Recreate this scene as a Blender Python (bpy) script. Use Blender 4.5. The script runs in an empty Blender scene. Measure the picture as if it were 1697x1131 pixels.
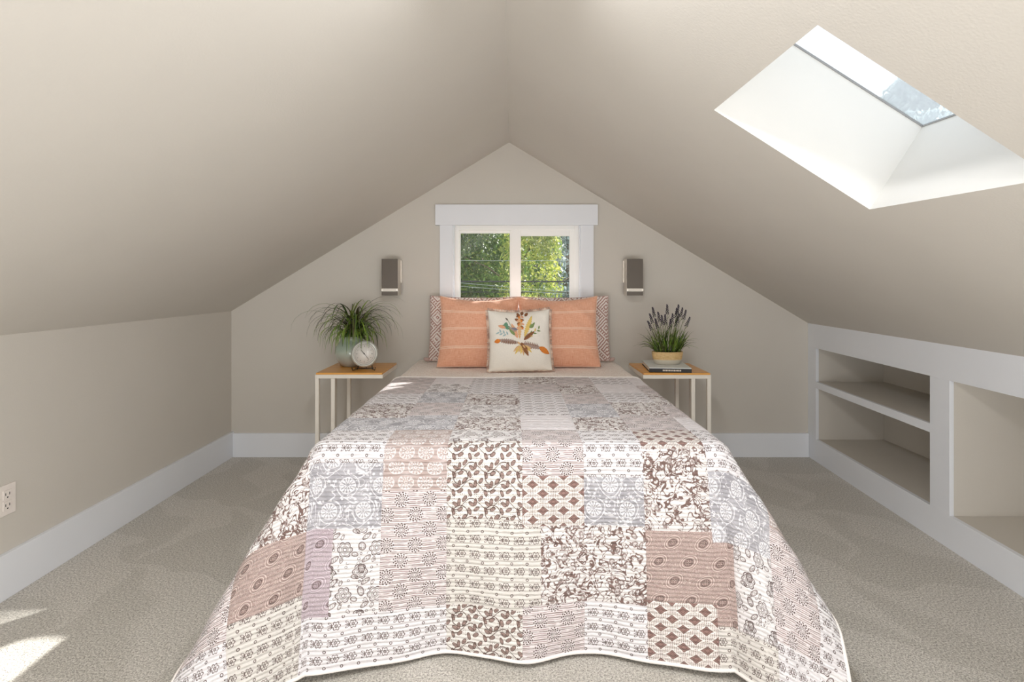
import bpy, bmesh, math, random
import numpy as np
from mathutils import Vector, Matrix
random.seed(7)
rng = np.random.default_rng(11)
PI = math.pi
S = bpy.context.scene
COL = S.collection

# ------------------------------------------------------------------ camera
cam_d = bpy.data.cameras.new('camera')
cam_d.sensor_width = 36.0
cam_d.lens = 880.0 / 1697.0 * 36.0
cam_d.shift_y = -98.5 / 1697.0
cam_d.clip_start = 0.05
cam = bpy.data.objects.new('camera', cam_d)
cam.location = (0, 0, 1.2)
cam.rotation_euler = (PI / 2, 0, 0)
COL.objects.link(cam)
S.camera = cam

# ------------------------------------------------------------------ world, sun, lights, exposure
W = bpy.data.worlds.new('world')
S.world = W
W.use_nodes = True
wt = W.node_tree
wt.nodes.clear()
wo = wt.nodes.new('ShaderNodeOutputWorld')
wb = wt.nodes.new('ShaderNodeBackground')
wr = wt.nodes.new('ShaderNodeValToRGB')
wc = wt.nodes.new('ShaderNodeTexCoord')
ws = wt.nodes.new('ShaderNodeSeparateXYZ')
wt.links.new(wc.outputs['Generated'], ws.inputs[0])
wt.links.new(ws.outputs[2], wr.inputs[0])
wt.links.new(wr.outputs[0], wb.inputs[0])
wt.links.new(wb.outputs[0], wo.inputs[0])
wr.color_ramp.elements[0].position = 0.0
wr.color_ramp.elements[0].color = (1.0, 0.97, 0.93, 1)
wr.color_ramp.elements[1].position = 0.7
wr.color_ramp.elements[1].color = (0.80, 0.90, 1.0, 1)
wb.inputs[1].default_value = 1.45

sun_d = bpy.data.lights.new('sun', 'SUN')
sun_d.energy = 13.0
sun_d.angle = 0.012
sun_d.color = (1.0, 0.96, 0.90)
sun = bpy.data.objects.new('sun', sun_d)
sun.rotation_euler = Vector((-0.88, -1.0, -0.68)).to_track_quat('-Z', 'Y').to_euler()
sun.location = (9, 9, 8)
COL.objects.link(sun)

def area(name, loc, target, sx, sy, power, color):
    d = bpy.data.lights.new(name, 'AREA')
    d.shape = 'RECTANGLE'; d.size = sx; d.size_y = sy; d.energy = power; d.color = color
    o = bpy.data.objects.new(name, d)
    o.location = loc
    o.rotation_euler = (Vector(target) - Vector(loc)).to_track_quat('-Z', 'Y').to_euler()
    COL.objects.link(o)
    return o
area('added_bounce_fill', (0, -0.85, 0.12), (0, 0.1, 2.2), 3.0, 1.8, 98, (0.97, 0.985, 1.0))  # unseen fill added near the floor to brighten the ceiling
area('added_rear_fill', (-1.42, -2.3, 0.60), (0.4, 3.0, 0.7), 0.7, 0.7, 10, (0.97, 0.985, 1.0))  # pair of fills added behind the camera to light the quilt front
area('added_rear_fill.001', (1.40, -2.3, 0.60), (-0.4, 3.0, 0.7), 0.7, 0.7, 10, (0.97, 0.985, 1.0))  # second added rear fill, no fixture there
area('added_top_fill', (0, 0.92, 2.02), (0, 0.94, 0.0), 0.14, 0.9, 19, (0.97, 0.985, 1.0))  # unseen fill added under the ridge to brighten bed top and floor

S.view_settings.view_transform = 'Standard'
S.view_settings.look = 'None'
S.view_settings.gamma = 1.0
S.view_settings.use_curve_mapping = False
S.view_settings.exposure = 0.07
S.cycles.max_bounces = 10
S.cycles.diffuse_bounces = 7
S.cycles.transparent_max_bounces = 12

# ------------------------------------------------------------------ helpers
def srgb(r, g, b):
    f = lambda c: (c / 255 / 12.92) if c / 255 <= 0.04045 else ((c / 255 + 0.055) / 1.055) ** 2.4
    return (f(r), f(g), f(b), 1.0)

def new_mat(name):
    m = bpy.data.materials.new(name)
    m.use_nodes = True
    nt = m.node_tree
    b = nt.nodes['Principled BSDF']
    return m, nt, b

def simple(name, rgb, rough=0.6, metal=0.0, noise=0.03, scale=40, bump=0.0, coat=0.0, sheen=0.0):
    m, nt, b = new_mat(name)
    b.inputs['Roughness'].default_value = rough
    b.inputs['Metallic'].default_value = metal
    b.inputs['Coat Weight'].default_value = coat
    b.inputs['Sheen Weight'].default_value = sheen
    tc = nt.nodes.new('ShaderNodeTexCoord')
    n = nt.nodes.new('ShaderNodeTexNoise'); n.inputs['Scale'].default_value = scale
    n.inputs['Detail'].default_value = 4
    nt.links.new(tc.outputs['Object'], n.inputs['Vector'])
    r = nt.nodes.new('ShaderNodeValToRGB')
    c = srgb(*rgb)
    r.color_ramp.elements[0].position = 0.3; r.color_ramp.elements[1].position = 0.7
    r.color_ramp.elements[0].color = tuple(x * (1 - noise) for x in c[:3]) + (1,)
    r.color_ramp.elements[1].color = tuple(min(1, x * (1 + noise)) for x in c[:3]) + (1,)
    nt.links.new(n.outputs[0], r.inputs[0]); nt.links.new(r.outputs[0], b.inputs['Base Color'])
    if bump:
        bp = nt.nodes.new('ShaderNodeBump'); bp.inputs['Strength'].default_value = 1; bp.inputs['Distance'].default_value = bump
        nt.links.new(n.outputs[0], bp.inputs['Height']); nt.links.new(bp.outputs[0], b.inputs['Normal'])
    return m

class E:
    """tiny wrapper that turns python arithmetic into math nodes"""
    nt = None
    def __init__(s, sock): s.s = sock
    @staticmethod
    def node(op, *a, clamp=False):
        n = E.nt.nodes.new('ShaderNodeMath'); n.operation = op; n.use_clamp = clamp
        for i, x in enumerate(a):
            if isinstance(x, E): E.nt.links.new(x.s, n.inputs[i])
            else: n.inputs[i].default_value = x
        return E(n.outputs[0])
    def __add__(s, o): return E.node('ADD', s, o)
    __radd__ = __add__
    def __sub__(s, o): return E.node('SUBTRACT', s, o)
    def __rsub__(s, o): return E.node('SUBTRACT', o, s)
    def __mul__(s, o): return E.node('MULTIPLY', s, o)
    __rmul__ = __mul__
    def __truediv__(s, o): return E.node('DIVIDE', s, o)
    def __neg__(s): return E.node('MULTIPLY', s, -1.0)
sin_ = lambda a: E.node('SINE', a)
cos_ = lambda a: E.node('COSINE', a)
abs_ = lambda a: E.node('ABSOLUTE', a)
frac = lambda a: E.node('FRACT', a)
floor_ = lambda a: E.node('FLOOR', a)
max_ = lambda a, b: E.node('MAXIMUM', a, b)
min_ = lambda a, b: E.node('MINIMUM', a, b)
hyp = lambda a, b: E.node('SQRT', a * a + b * b)
atan2_ = lambda a, b: E.node('ARCTAN2', a, b)
def below(x, e, w=0.12):
    """1 where x < e, soft edge w (absolute)"""
    return E.node('ADD', (e - x) * (1.0 / w), 0.5, clamp=True)
def above(x, e, w=0.12): return E.node('ADD', (x - e) * (1.0 / w), 0.5, clamp=True)
def band(x, c, hw, soft=None):
    soft = soft or hw * 0.7
    return below(abs_(x - c), hw, soft)
def cellc(x, size): return (frac(x * (1.0 / size)) - 0.5) * size
def tex_noise(vec, scale, detail=2.0, dist=0.0):
    n = E.nt.nodes.new('ShaderNodeTexNoise')
    n.inputs['Scale'].default_value = scale; n.inputs['Detail'].default_value = detail; n.inputs['Distortion'].default_value = dist
    E.nt.links.new(vec, n.inputs['Vector']); return E(n.outputs[0])
def tex_vor(vec, scale, feat='F1'):
    n = E.nt.nodes.new('ShaderNodeTexVoronoi'); n.feature = feat
    n.inputs['Scale'].default_value = scale
    E.nt.links.new(vec, n.inputs['Vector']); return E(n.outputs[0])
def combine(x, y):
    n = E.nt.nodes.new('ShaderNodeCombineXYZ')
    for i, a in enumerate((x, y)):
        if isinstance(a, E): E.nt.links.new(a.s, n.inputs[i])
        else: n.inputs[i].default_value = a
    return n.outputs[0]
def mixc(f, a, b):
    n = E.nt.nodes.new('ShaderNodeMix'); n.data_type = 'RGBA'
    E.nt.links.new(f.s, n.inputs[0])
    for i, c in ((6, a), (7, b)):
        if isinstance(c, tuple): n.inputs[i].default_value = c
        else: E.nt.links.new(c, n.inputs[i])
    return n.outputs[2]
def uvxy():
    n = E.nt.nodes.new('ShaderNodeUVMap'); n.uv_map = 'cloth'
    s = E.nt.nodes.new('ShaderNodeSeparateXYZ'); E.nt.links.new(n.outputs[0], s.inputs[0])
    return n.outputs[0], E(s.outputs[0]), E(s.outputs[1])

# mesh helpers ------------------------------------------------------
def link(o, parent=None):
    COL.objects.link(o)
    if parent is not None: o.parent = parent
    return o
def obj(name, me, mat=None, parent=None):
    o = bpy.data.objects.new(name, me)
    if mat is not None and not me.materials: me.materials.append(mat)
    return link(o, parent)
def thing(name, label, cat, loc=(0, 0, 0), rotz=0, group=None):
    o = bpy.data.objects.new(name, None)
    o.empty_display_size = 0.05
    o.location = loc; o.rotation_euler = (0, 0, rotz)
    o['label'] = label; o['category'] = cat
    if group: o['group'] = group
    return link(o)
def tag(o, label=None, cat=None, group=None, kind=None):
    for k, v in (('label', label), ('category', cat), ('group', group), ('kind', kind)):
        if v: o[k] = v
    return o
class MB:
    def __init__(s): s.bm = bmesh.new()
    def box(s, x0, x1, y0, y1, z0, z1, bevel=0.0, M=None):
        tb = bmesh.new()
        bmesh.ops.create_cube(tb, size=1)
        for v in tb.verts:
            v.co = Vector((x0 + (v.co.x + .5) * (x1 - x0), y0 + (v.co.y + .5) * (y1 - y0), z0 + (v.co.z + .5) * (z1 - z0)))
        if bevel: bmesh.ops.bevel(tb, geom=tb.edges[:], offset=bevel, segments=2, affect='EDGES', profile=0.7)
        if M is not None: tb.transform(M)
        s._join(tb); return s
    def hexa(s, pts, bevel=0.0):
        """8 pts: bottom 4, top 4"""
        tb = bmesh.new(); v = [tb.verts.new(p) for p in pts]
        for f in ((3, 2, 1, 0), (4, 5, 6, 7), (0, 1, 5, 4), (1, 2, 6, 5), (2, 3, 7, 6), (3, 0, 4, 7)):
            tb.faces.new([v[i] for i in f])
        bmesh.ops.recalc_face_normals(tb, faces=tb.faces[:])
        if bevel: bmesh.ops.bevel(tb, geom=tb.edges[:], offset=bevel, segments=2, affect='EDGES', profile=0.7)
        s._join(tb); return s
    def tube(s, pts, r, seg=8, caps=True):
        tb = bmesh.new(); rings = []
        pts = [Vector(p) for p in pts]
        rr = r if isinstance(r, (list, tuple)) else [r] * len(pts)
        for i, p in enumerate(pts):
            t = (pts[min(i + 1, len(pts) - 1)] - pts[max(i - 1, 0)]).normalized()
            a = Vector((0, 0, 1)) if abs(t.z) < .9 else Vector((1, 0, 0))
            u = t.cross(a).normalized(); w = t.cross(u)
            rings.append([tb.verts.new(p + (u * math.cos(2 * PI * k / seg) + w * math.sin(2 * PI * k / seg)) * rr[i]) for k in range(seg)])
        for a, b in zip(rings, rings[1:]):
            for k in range(seg): tb.faces.new((a[k], a[(k + 1) % seg], b[(k + 1) % seg], b[k]))
        if caps: tb.faces.new(rings[0][::-1]); tb.faces.new(rings[-1])
        for f in tb.faces: f.smooth = True
        bmesh.ops.recalc_face_normals(tb, faces=tb.faces[:])
        s._join(tb); return s
    def lathe(s, prof, seg=32, cx=0, cy=0, sx=1, sy=1):
        tb = bmesh.new(); rings = []
        for r, z in prof:
            rings.append([tb.verts.new((cx + r * sx * math.cos(2 * PI * k / seg), cy + r * sy * math.sin(2 * PI * k / seg), z)) for k in range(seg)])
        for a, b in zip(rings, rings[1:]):
            for k in range(seg): tb.faces.new((a[k], a[(k + 1) % seg], b[(k + 1) % seg], b[k]))
        for f in tb.faces: f.smooth = True
        bmesh.ops.recalc_face_normals(tb, faces=tb.faces[:])
        s._join(tb); return s
    def quad(s, a, b, c, d):
        v = [s.bm.verts.new(p) for p in (a, b, c, d)]; s.bm.faces.new(v); return s
    def _join(s, tb):
        me = bpy.data.meshes.new('tmp'); tb.to_mesh(me); tb.free(); s.bm.from_mesh(me); bpy.data.meshes.remove(me)
    def transform(s, M): s.bm.transform(M); return s
    def build(s, name, mat=None, parent=None):
        me = bpy.data.meshes.new(name); s.bm.to_mesh(me); s.bm.free()
        return obj(name, me, mat, parent)

def quads_mesh(name, V, F):
    V = np.asarray(V, dtype=np.float32).reshape(-1, 3); F = np.asarray(F, dtype=np.int32).reshape(-1, 4)
    me = bpy.data.meshes.new(name)
    me.vertices.add(len(V)); me.vertices.foreach_set('co', V.ravel())
    me.loops.add(F.size); me.loops.foreach_set('vertex_index', F.ravel())
    me.polygons.add(len(F)); me.polygons.foreach_set('loop_start', np.arange(0, F.size, 4, dtype=np.int32))
    me.polygons.foreach_set('loop_total', np.full(len(F), 4, dtype=np.int32))
    me.update(calc_edges=True); me.validate()
    return me

# ------------------------------------------------------------------ materials
M_wall = simple('beige_wall_paint', (207, 202, 194), 0.85, noise=0.012, scale=3, bump=0.0)
def wall_orange_peel(m):
    nt = m.node_tree; b = nt.nodes['Principled BSDF']
    tc = nt.nodes.new('ShaderNodeTexCoord'); n = nt.nodes.new('ShaderNodeTexNoise'); n.inputs['Scale'].default_value = 160
    nt.links.new(tc.outputs['Object'], n.inputs['Vector'])
    bp = nt.nodes.new('ShaderNodeBump'); bp.inputs['Distance'].default_value = 0.0006; bp.inputs['Strength'].default_value = 0.6
    nt.links.new(n.outputs[0], bp.inputs['Height']); nt.links.new(bp.outputs[0], b.inputs['Normal'])
wall_orange_peel(M_wall)
M_trim = simple('white_trim_paint', (232, 235, 241), 0.45, noise=0.008, scale=5)
M_shaft = simple('white_shaft_paint', (230, 228, 224), 0.8, noise=0.008, scale=5)
M_vinyl = simple('white_window_vinyl', (245, 244, 241), 0.35, noise=0.006, scale=5)
M_cream = simple('cream_powder_coat', (238, 232, 222), 0.4, noise=0.01, scale=20)
M_black = simple('black_wire', (35, 30, 28), 0.5)
M_outlet = simple('white_outlet_plastic', (236, 228, 222), 0.35)
M_dark = simple('dark_slot', (40, 36, 34), 0.7)

def carpet_mat():
    m, nt, b = new_mat('greige_cut_pile_carpet'); E.nt = nt
    b.inputs['Roughness'].default_value = 1.0
    b.inputs['Sheen Weight'].default_value = 0.25
    tc = nt.nodes.new('ShaderNodeTexCoord'); v = tc.outputs['Object']
    fine = tex_noise(v, 380, 2.0)
    mid = tex_noise(v, 150, 2.0)
    # vacuum tracks: long wedges of brushed pile
    sp = nt.nodes.new('ShaderNodeSeparateXYZ'); nt.links.new(v, sp.inputs[0])
    x, y = E(sp.outputs[0]), E(sp.outputs[1])
    wob = tex_noise(v, 2.2, 1.0)
    tri = frac((x * 0.55 + y * 1.25) * 1.25 + wob * 1.0)
    tri2 = frac((x * 1.5 - y * 0.35) * 1.1 + wob * 0.9)
    wedge = above(tri + tri2 * 0.9, 0.95, 0.10)
    k = (fine * 0.55 + mid * 0.45)
    r = nt.nodes.new('ShaderNodeValToRGB')
    r.color_ramp.elements[0].position = 0.36; r.color_ramp.elements[0].color = srgb(118, 114, 107)
    r.color_ramp.elements[1].position = 0.60; r.color_ramp.elements[1].color = srgb(236, 232, 225)
    e = r.color_ramp.elements.new(0.48); e.color = srgb(192, 187, 179)
    nt.links.new(k.s, r.inputs[0])
    nm = nt.nodes.new('ShaderNodeMix'); nm.data_type = 'RGBA'; nm.blend_type = 'MULTIPLY'
    nm.inputs[0].default_value = 1.0
    nt.links.new(r.outputs[0], nm.inputs[6])
    nt.links.new(mixc(wedge, (0.90, 0.90, 0.89, 1), (1.0, 1.0, 1.0, 1)), nm.inputs[7])
    nt.links.new(nm.outputs[2], b.inputs['Base Color'])
    bp = nt.nodes.new('ShaderNodeBump'); bp.inputs['Distance'].default_value = 0.006; bp.inputs['Strength'].default_value = 0.7
    nt.links.new(k.s, bp.inputs['Height']); nt.links.new(bp.outputs[0], b.inputs['Normal'])
    return m
M_carpet = carpet_mat()

def glass_mat(name, haze=0.0):
    m = bpy.data.materials.new(name); m.use_nodes = True; nt = m.node_tree; nt.nodes.clear()
    o = nt.nodes.new('ShaderNodeOutputMaterial')
    t = nt.nodes.new('ShaderNodeBsdfTransparent'); t.inputs[0].default_value = (0.97, 0.98, 0.98, 1)
    g = nt.nodes.new('ShaderNodeBsdfGlossy'); g.inputs['Roughness'].default_value = 0.02
    mx = nt.nodes.new('ShaderNodeMixShader'); mx.inputs[0].default_value = 0.05
    nt.links.new(t.outputs[0], mx.inputs[1]); nt.links.new(g.outputs[0], mx.inputs[2])
    out = mx.outputs[0]
    if haze:
        tr = nt.nodes.new('ShaderNodeBsdfTranslucent'); tr.inputs[0].default_value = (0.95, 0.96, 0.97, 1)
        m2 = nt.nodes.new('ShaderNodeMixShader'); m2.inputs[0].default_value = haze
        nt.links.new(out, m2.inputs[1]); nt.links.new(tr.outputs[0], m2.inputs[2]); out = m2.outputs[0]
    nt.links.new(out, o.inputs[0])
    return m
M_glass = glass_mat('window_glass')
M_skyglass = glass_mat('glare_hazed_skylight_glass', 0.30)  # translucent haze mixed in so the view washes out as if overexposed

# ------------------------------------------------------------------ room shell
YB, YF = 3.643, -2.5
XL_, RX, ZR = -1.925, -0.02, 2.156       # left wall, ridge x, ridge z
ZKL, ZKR = 0.997, 0.915                  # knee wall heights
def XR(y): return 2.03 - 0.055 * (YB - y)
def zc(x, y): return ZR - (x - RX) * (ZR - ZKR) / (XR(y) - RX)

def shell(name, V, F, mat, thick=0.12, kind='structure'):
    me = bpy.data.meshes.new(name); me.from_pydata(V, [], F); me.update()
    # faces look into the room, the thickness grows outwards
    cen = Vector((0.0, 1.0, 1.0)); p0 = me.polygons[0]
    if p0.normal.dot(cen - p0.center) < 0: me.flip_normals(); me.update()
    o = obj(name, me, mat)
    if thick and name != 'ceiling.001':
        s = o.modifiers.new('thickness', 'SOLIDIFY'); s.thickness = thick; s.offset = -1
    o['kind'] = kind
    return o
# floor (thick slab)
f = MB().box(-2.1, 2.55, YF - .15, YB + .12, -0.15, 0).build('floor', M_carpet); f['kind'] = 'structure'
# left knee wall: normal faces +X
shell('wall_left', [(XL_, YF, 0), (XL_, YB, 0), (XL_, YB, ZKL), (XL_, YF, ZKL)], [(0, 1, 2, 3)], M_wall, 0.1)
# back wall with window opening
wx0, wx1, wz0, wz1 = -0.404, 0.470, 1.030, 1.600
V = [(XL_, YB, 0), (wx0, YB, 0), (wx1, YB, 0), (2.50, YB, 0),
     (XL_, YB, ZKL), (wx0, YB, wz0), (wx1, YB, wz0), (XR(YB), YB, ZKR),
     (wx0, YB, wz1), (wx1, YB, wz1), (RX, YB, ZR), (2.50, YB, ZKR - .29)]
F = [(0, 4, 5, 1), (1, 5, 6, 2), (2, 6, 7, 11, 3), (4, 10, 8, 5), (8, 10, 9), (9, 10, 7, 6)]
shell('wall_back', V, [t[::-1] for t in [tuple(reversed(t)) for t in F]], M_wall, 0.14)
# sloping ceilings
shell('ceiling', [(XL_, YF, ZKL), (XL_, YB, ZKL), (RX, YB, ZR), (RX, YF, ZR)], [(0, 1, 2, 3)], M_wall, 0.12)
sx0, sx1, sy0, sy1 = 0.633, 1.121, 1.10, 1.665
ys = [YF, 0, sy0, sy1, 2.3, 3.0, YB]
V, F = [], []
for y in ys:
    for x in (RX, sx0, sx1, XR(y)): V.append((x, y, zc(x, y)))
for j in range(len(ys) - 1):
    for i in range(3):
        if ys[j] == sy0 and i == 1: continue
        a = j * 4 + i
        F.append((a, a + 4, a + 5, a + 1))
shell('ceiling.001', V, F, M_wall, 0.12)
# rear gable (behind the camera)
shell('wall_front', [(XL_, YF, 0), (XR(YF), YF, 0), (XR(YF), YF, ZKR), (RX, YF, ZR), (XL_, YF, ZKL)], [(0, 1, 2, 3, 4)], M_wall, 0.12)
# right knee wall nearer than the built-in
yb0 = 0.85
shell('wall_right', [(XR(YF), YF, 0), (XR(yb0), yb0, 0), (XR(yb0), yb0, ZKR), (XR(YF), YF, ZKR)], [(3, 2, 1, 0)], M_wall, 0.1)

# skylight shaft -----------------------------------------------------
def skyp(x, y, h):
    m = (ZR - ZKR) / (XR(y) - RX); n = Vector((m, 0, 1)).normalized()
    return Vector((x, y, zc(x, y))) + n * h
H = 0.306
t = tag(bpy.data.objects.new('window_2', None), kind='structure'); link(t)
bb = MB()
cn = [(sx0, sy0), (sx1, sy0), (sx1, sy1), (sx0, sy1)]
for i in range(4):
    a, b_ = cn[i], cn[(i + 1) % 4]
    bb.quad(skyp(*a, 0), skyp(*b_, 0), skyp(*b_, H), skyp(*a, H))
sh = bb.build('light_shaft', M_shaft, t)
bm_ = bmesh.new(); bm_.from_mesh(sh.data); bmesh.ops.remove_doubles(bm_, verts=bm_.verts[:], dist=1e-5); bmesh.ops.recalc_face_normals(bm_, faces=bm_.faces[:])
cxy = skyp((sx0 + sx1) / 2, (sy0 + sy1) / 2, H / 2)
f0 = bm_.faces[:][0]
if f0.normal.dot(cxy - f0.calc_center_median()) < 0: bmesh.ops.reverse_faces(bm_, faces=bm_.faces[:])
bm_.to_mesh(sh.data); bm_.free()
fb = MB(); w = 0.018
def skybar(x0, x1, y0, y1, h0, h1):
    fb.hexa([skyp(x0, y0, h0), skyp(x1, y0, h0), skyp(x1, y1, h0), skyp(x0, y1, h0), skyp(x0, y0, h1), skyp(x1, y0, h1), skyp(x1, y1, h1), skyp(x0, y1, h1)])
# rows offset along the normal shift x, compensate nothing: bars hug the shaft edges
skybar(sx0 - .03, sx0 + .003, sy0 - .03, sy1 + .03, H, H + .006)
skybar(sx1 - .003, sx1 + .03, sy0 - .03, sy1 + .03, H, H + .006)
skybar(sx0, sx1, sy0 - .03, sy0 + .003, H, H + .006)
skybar(sx0, sx1, sy1 - .003, sy1 + .03, H, H + .006)
fb.build('skylight_frame', simple('grey_skylight_frame', (150, 150, 150), 0.5), t)
gb = MB(); gb.hexa([skyp(sx0, sy0, H + .0065), skyp(sx1, sy0, H + .0065), skyp(sx1, sy1, H + .0065), skyp(sx0, sy1, H + .0065),
                    skyp(sx0, sy0, H + .0110), skyp(sx1, sy0, H + .0110), skyp(sx1, sy1, H + .0110), skyp(sx0, sy1, H + .0110)])
gb.build('skylight_pane', M_skyglass, t)

# back window --------------------------------------------------------
t = tag(bpy.data.objects.new('window_1', None), kind='structure'); link(t)
# casing boards
MB().box(-0.522, 0.584, YB - .034, YB, 1.585, 1.725, .002).build('head_casing', M_trim, t)
MB().box(-0.493, -0.404, YB - .022, YB, 0.93, 1.585, .002).build('side_casing', M_trim, t)
MB().box(0.470, 0.557, YB - .022, YB, 0.93, 1.585, .002).build('side_casing', M_trim, t)
MB().box(-0.404, 0.470, YB - .022, YB, 0.93, 1.020, .002).build('apron', M_trim, t)
MB().box(-0.52, 0.585, YB - .05, YB + .02, 1.020, 1.034, .003).build('window_sill', M_trim, t)
jb = MB(); jb.box(wx0, wx0 + .006, YB, YB + .13, wz0, wz1); jb.box(wx1 - .006, wx1, YB, YB + .13, wz0, wz1); jb.box(wx0, wx1, YB, YB + .13, wz1 - .006, wz1); jb.box(wx0, wx1, YB, YB + .13, wz0, wz0 + .006)
jb.build('jamb', M_trim, t)
def frame(name, x0, x1, z0, z1, y0, y1, l, r, tp, bt, parent, mat=M_vinyl):
    m = MB()
    m.box(x0, x0 + l, y0, y1, z0, z1, .003); m.box(x1 - r, x1, y0, y1, z0, z1, .003)
    m.box(x0 + l, x1 - r, y0, y1, z1 - tp, z1, .003); m.box(x0 + l, x1 - r, y0, y1, z0, z0 + bt, .003)
    return m.build(name, mat, parent)
fy = YB + .06
frame('window_frame', wx0, wx1, wz0, wz1, fy, fy + .07, .034, .034, .040, .03, t)
# fixed lite at left (set back), sliding sash at right (proud)
fx = frame('fixed_sash', -0.372, 0.004, 1.055, 1.562, fy + .030, fy + .055, .009, .020, .022, .012, t)
MB().box(-0.363, -0.016, fy + .040, fy + .044, 1.067, 1.54).build('glass_pane', M_glass, fx)
fx = frame('sliding_sash', -0.010, 0.438, 1.050, 1.564, fy + .004, fy + .028, .072, .036, .046, .026, t)
MB().box(0.062, 0.402, fy + .014, fy + .018, 1.076, 1.518).build('glass_pane', M_glass, fx)
MB().box(0.014, 0.024, fy - .008, fy + .004, 1.30, 1.35, .002).build('sash_latch', M_vinyl, fx)

# baseboards
def struct_box(name, *a, mat=M_trim, bev=.003):
    o = MB().box(*a, bev).build(name, mat); o['kind'] = 'structure'; return o
struct_box('baseboard_left', XL_, XL_ + .018, YF, YB, 0, .172)
struct_box('baseboard_back', XL_ + .018, XR(YB) - .002, YB - .018, YB, 0, .163)

# ------------------------------------------------------------------ built-in shelving at the right
bi = thing('built_in_shelves', 'white face-framed built-in shelves with beige cubbies in the right knee wall', 'shelves', (XR(YB), YB, 0))
bo = Vector((XR(YB), YB, 0))
def fr(y0, y1, z0, z1, name, x_in=0.0, x_out=0.02, mat=M_trim):
    """piece of the face frame lying in the tapering wall plane, in parent coordinates"""
    m = MB()
    P = lambda x, y, z: Vector((XR(y) + x, y, z)) - bo
    m.hexa([P(x_in, y0, z0), P(x_out, y0, z0), P(x_out, y1, z0), P(x_in, y1, z0), P(x_in, y0, z1), P(x_out, y0, z1), P(x_out, y1, z1), P(x_in, y1, z1)], .0012)
    return m.build(name, mat, bi)
y1a, y1b = 3.539, 2.50      # left bay
y2a, y2b = 2.380, 1.05      # right bay
ZB, ZT = 0.148, 0.756
fr(yb0, YB, ZT, ZKR + .003, 'top_rail')
fr(yb0, YB, 0.0, ZB, 'bottom_rail')
fr(y1a, YB, ZB, ZT, 'stile')
fr(y2a, y1b, ZB, ZT, 'stile')
fr(yb0, y2b, ZB, ZT, 'stile')
D = 2.478
def panel(name, x0, x1, y0, y1, z0, z1, mat=M_wall):
    return MB().box(x0 - bo.x, x1 - bo.x, y0 - bo.y, y1 - bo.y, z0, z1, .0008).build(name, mat, bi)
for (ya, yb) in ((y1a, y1b), (y2a, y2b)):
    xa, xb = XR(ya) + .0205, XR(yb) + .0205
    xm = max(xa, xb)
    def slab(name, z0, z1, mat=M_wall):
        P = lambda x, y, z: Vector((x, y, z)) - bo
        MB().hexa([P(xb, yb, z0), P(D, yb, z0), P(D, ya, z0), P(xa, ya, z0), P(xb, yb, z1), P(D, yb, z1), P(D, ya, z1), P(xa, ya, z1)]).build(name, mat, bi)
    slab('bottom_panel', ZB - .018, ZB - .002)
    slab('top_panel', ZT + .002, ZT + .018)
    panel('back_panel', D, D + .015, yb - .02, ya + .02, ZB - .02, ZT + .02)
    panel('side_panel', xa, D, ya + .001, ya + .019, ZB - .018, ZT + .018)
    panel('side_panel', xb, D, yb - .019, yb - .001, ZB - .018, ZT + .018)
# shelf of the left bay with a white nosing
P = lambda x, y, z: Vector((x, y, z)) - bo
sf = MB().hexa([P(XR(y1b) + .018, y1b, .492), P(D, y1b, .492), P(D, y1a, .492), P(XR(y1a) + .018, y1a, .492),
                P(XR(y1b) + .018, y1b, .531), P(D, y1b, .531), P(D, y1a, .531), P(XR(y1a) + .018, y1a, .531)]).build('shelf', M_wall, bi)
def nos():
    m = MB()
    m.hexa([P(XR(y1b), y1b, .490), P(XR(y1b) + .018, y1b, .490), P(XR(y1a) + .018, y1a, .490), P(XR(y1a), y1a, .490),
            P(XR(y1b), y1b, .532), P(XR(y1b) + .018, y1b, .532), P(XR(y1a) + .018, y1a, .532), P(XR(y1a), y1a, .532)], .0012)
    return m.build('shelf_nosing', M_trim, sf)
nos()

# ------------------------------------------------------------------ bed
BXL, BXR, BT = -0.673, 0.727, 0.67        # quilt covered edges, top
FOOT = 1.716
bed = thing('bed', 'full size bed covered by a patchwork quilt, its head against the window wall', 'bed', (0.027, 2.65, 0))
b0 = Vector((0.027, 2.65, 0))
M_sheet_base = simple('white_mattress_ticking', (235, 230, 224), 0.9)
M_boxspring = simple('grey_box_spring_cloth', (140, 135, 130), 0.9)
m = MB().box(-0.66, 0.66, FOOT + .03 - b0.y, 3.60 - b0.y, 0.40, BT - .012, .04); mo = m.build('mattress', M_sheet_base, bed)
for p in mo.data.polygons: p.use_smooth = True
MB().box(-0.65, 0.65, FOOT + .04 - b0.y, 3.60 - b0.y, 0.18, 0.398, .015).build('box_spring', M_boxspring, bed)
MB().box(-0.63, 0.63, FOOT + .06 - b0.y, 3.58 - b0.y, 0.155, 0.178, .004).build('bed_frame', M_dark, bed)
for sx in (-1, 1):
    for yy in (FOOT + .12, 3.45):
        MB().tube([(sx * .56, yy - b0.y, 0), (sx * .56, yy - b0.y, .156)], .022, 10).build('leg', M_dark, bed)

def sheet_mat():
    m, nt, b = new_mat('cream_coverlet_small_print'); E.nt = nt
    b.inputs['Roughness'].default_value = 0.9; b.inputs['Sheen Weight'].default_value = 0.2
    vec, x, y = uvxy()
    d = tex_vor(vec, 75); n = tex_noise(vec, 60, 3, 1.5)
    k = max_(below(d, .28, .1), band(n, .5, .02, .02)) * 0.75
    c = mixc(k, srgb(244, 237, 230), srgb(216, 196, 184))
    nt.links.new(c, b.inputs['Base Color'])
    bp = nt.nodes.new('ShaderNodeBump'); bp.inputs['Distance'].default_value = 0.003
    nt.links.new(tex_noise(vec, 45, 3).s, bp.inputs['Height']); nt.links.new(bp.outputs[0], b.inputs['Normal'])
    return m

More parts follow.
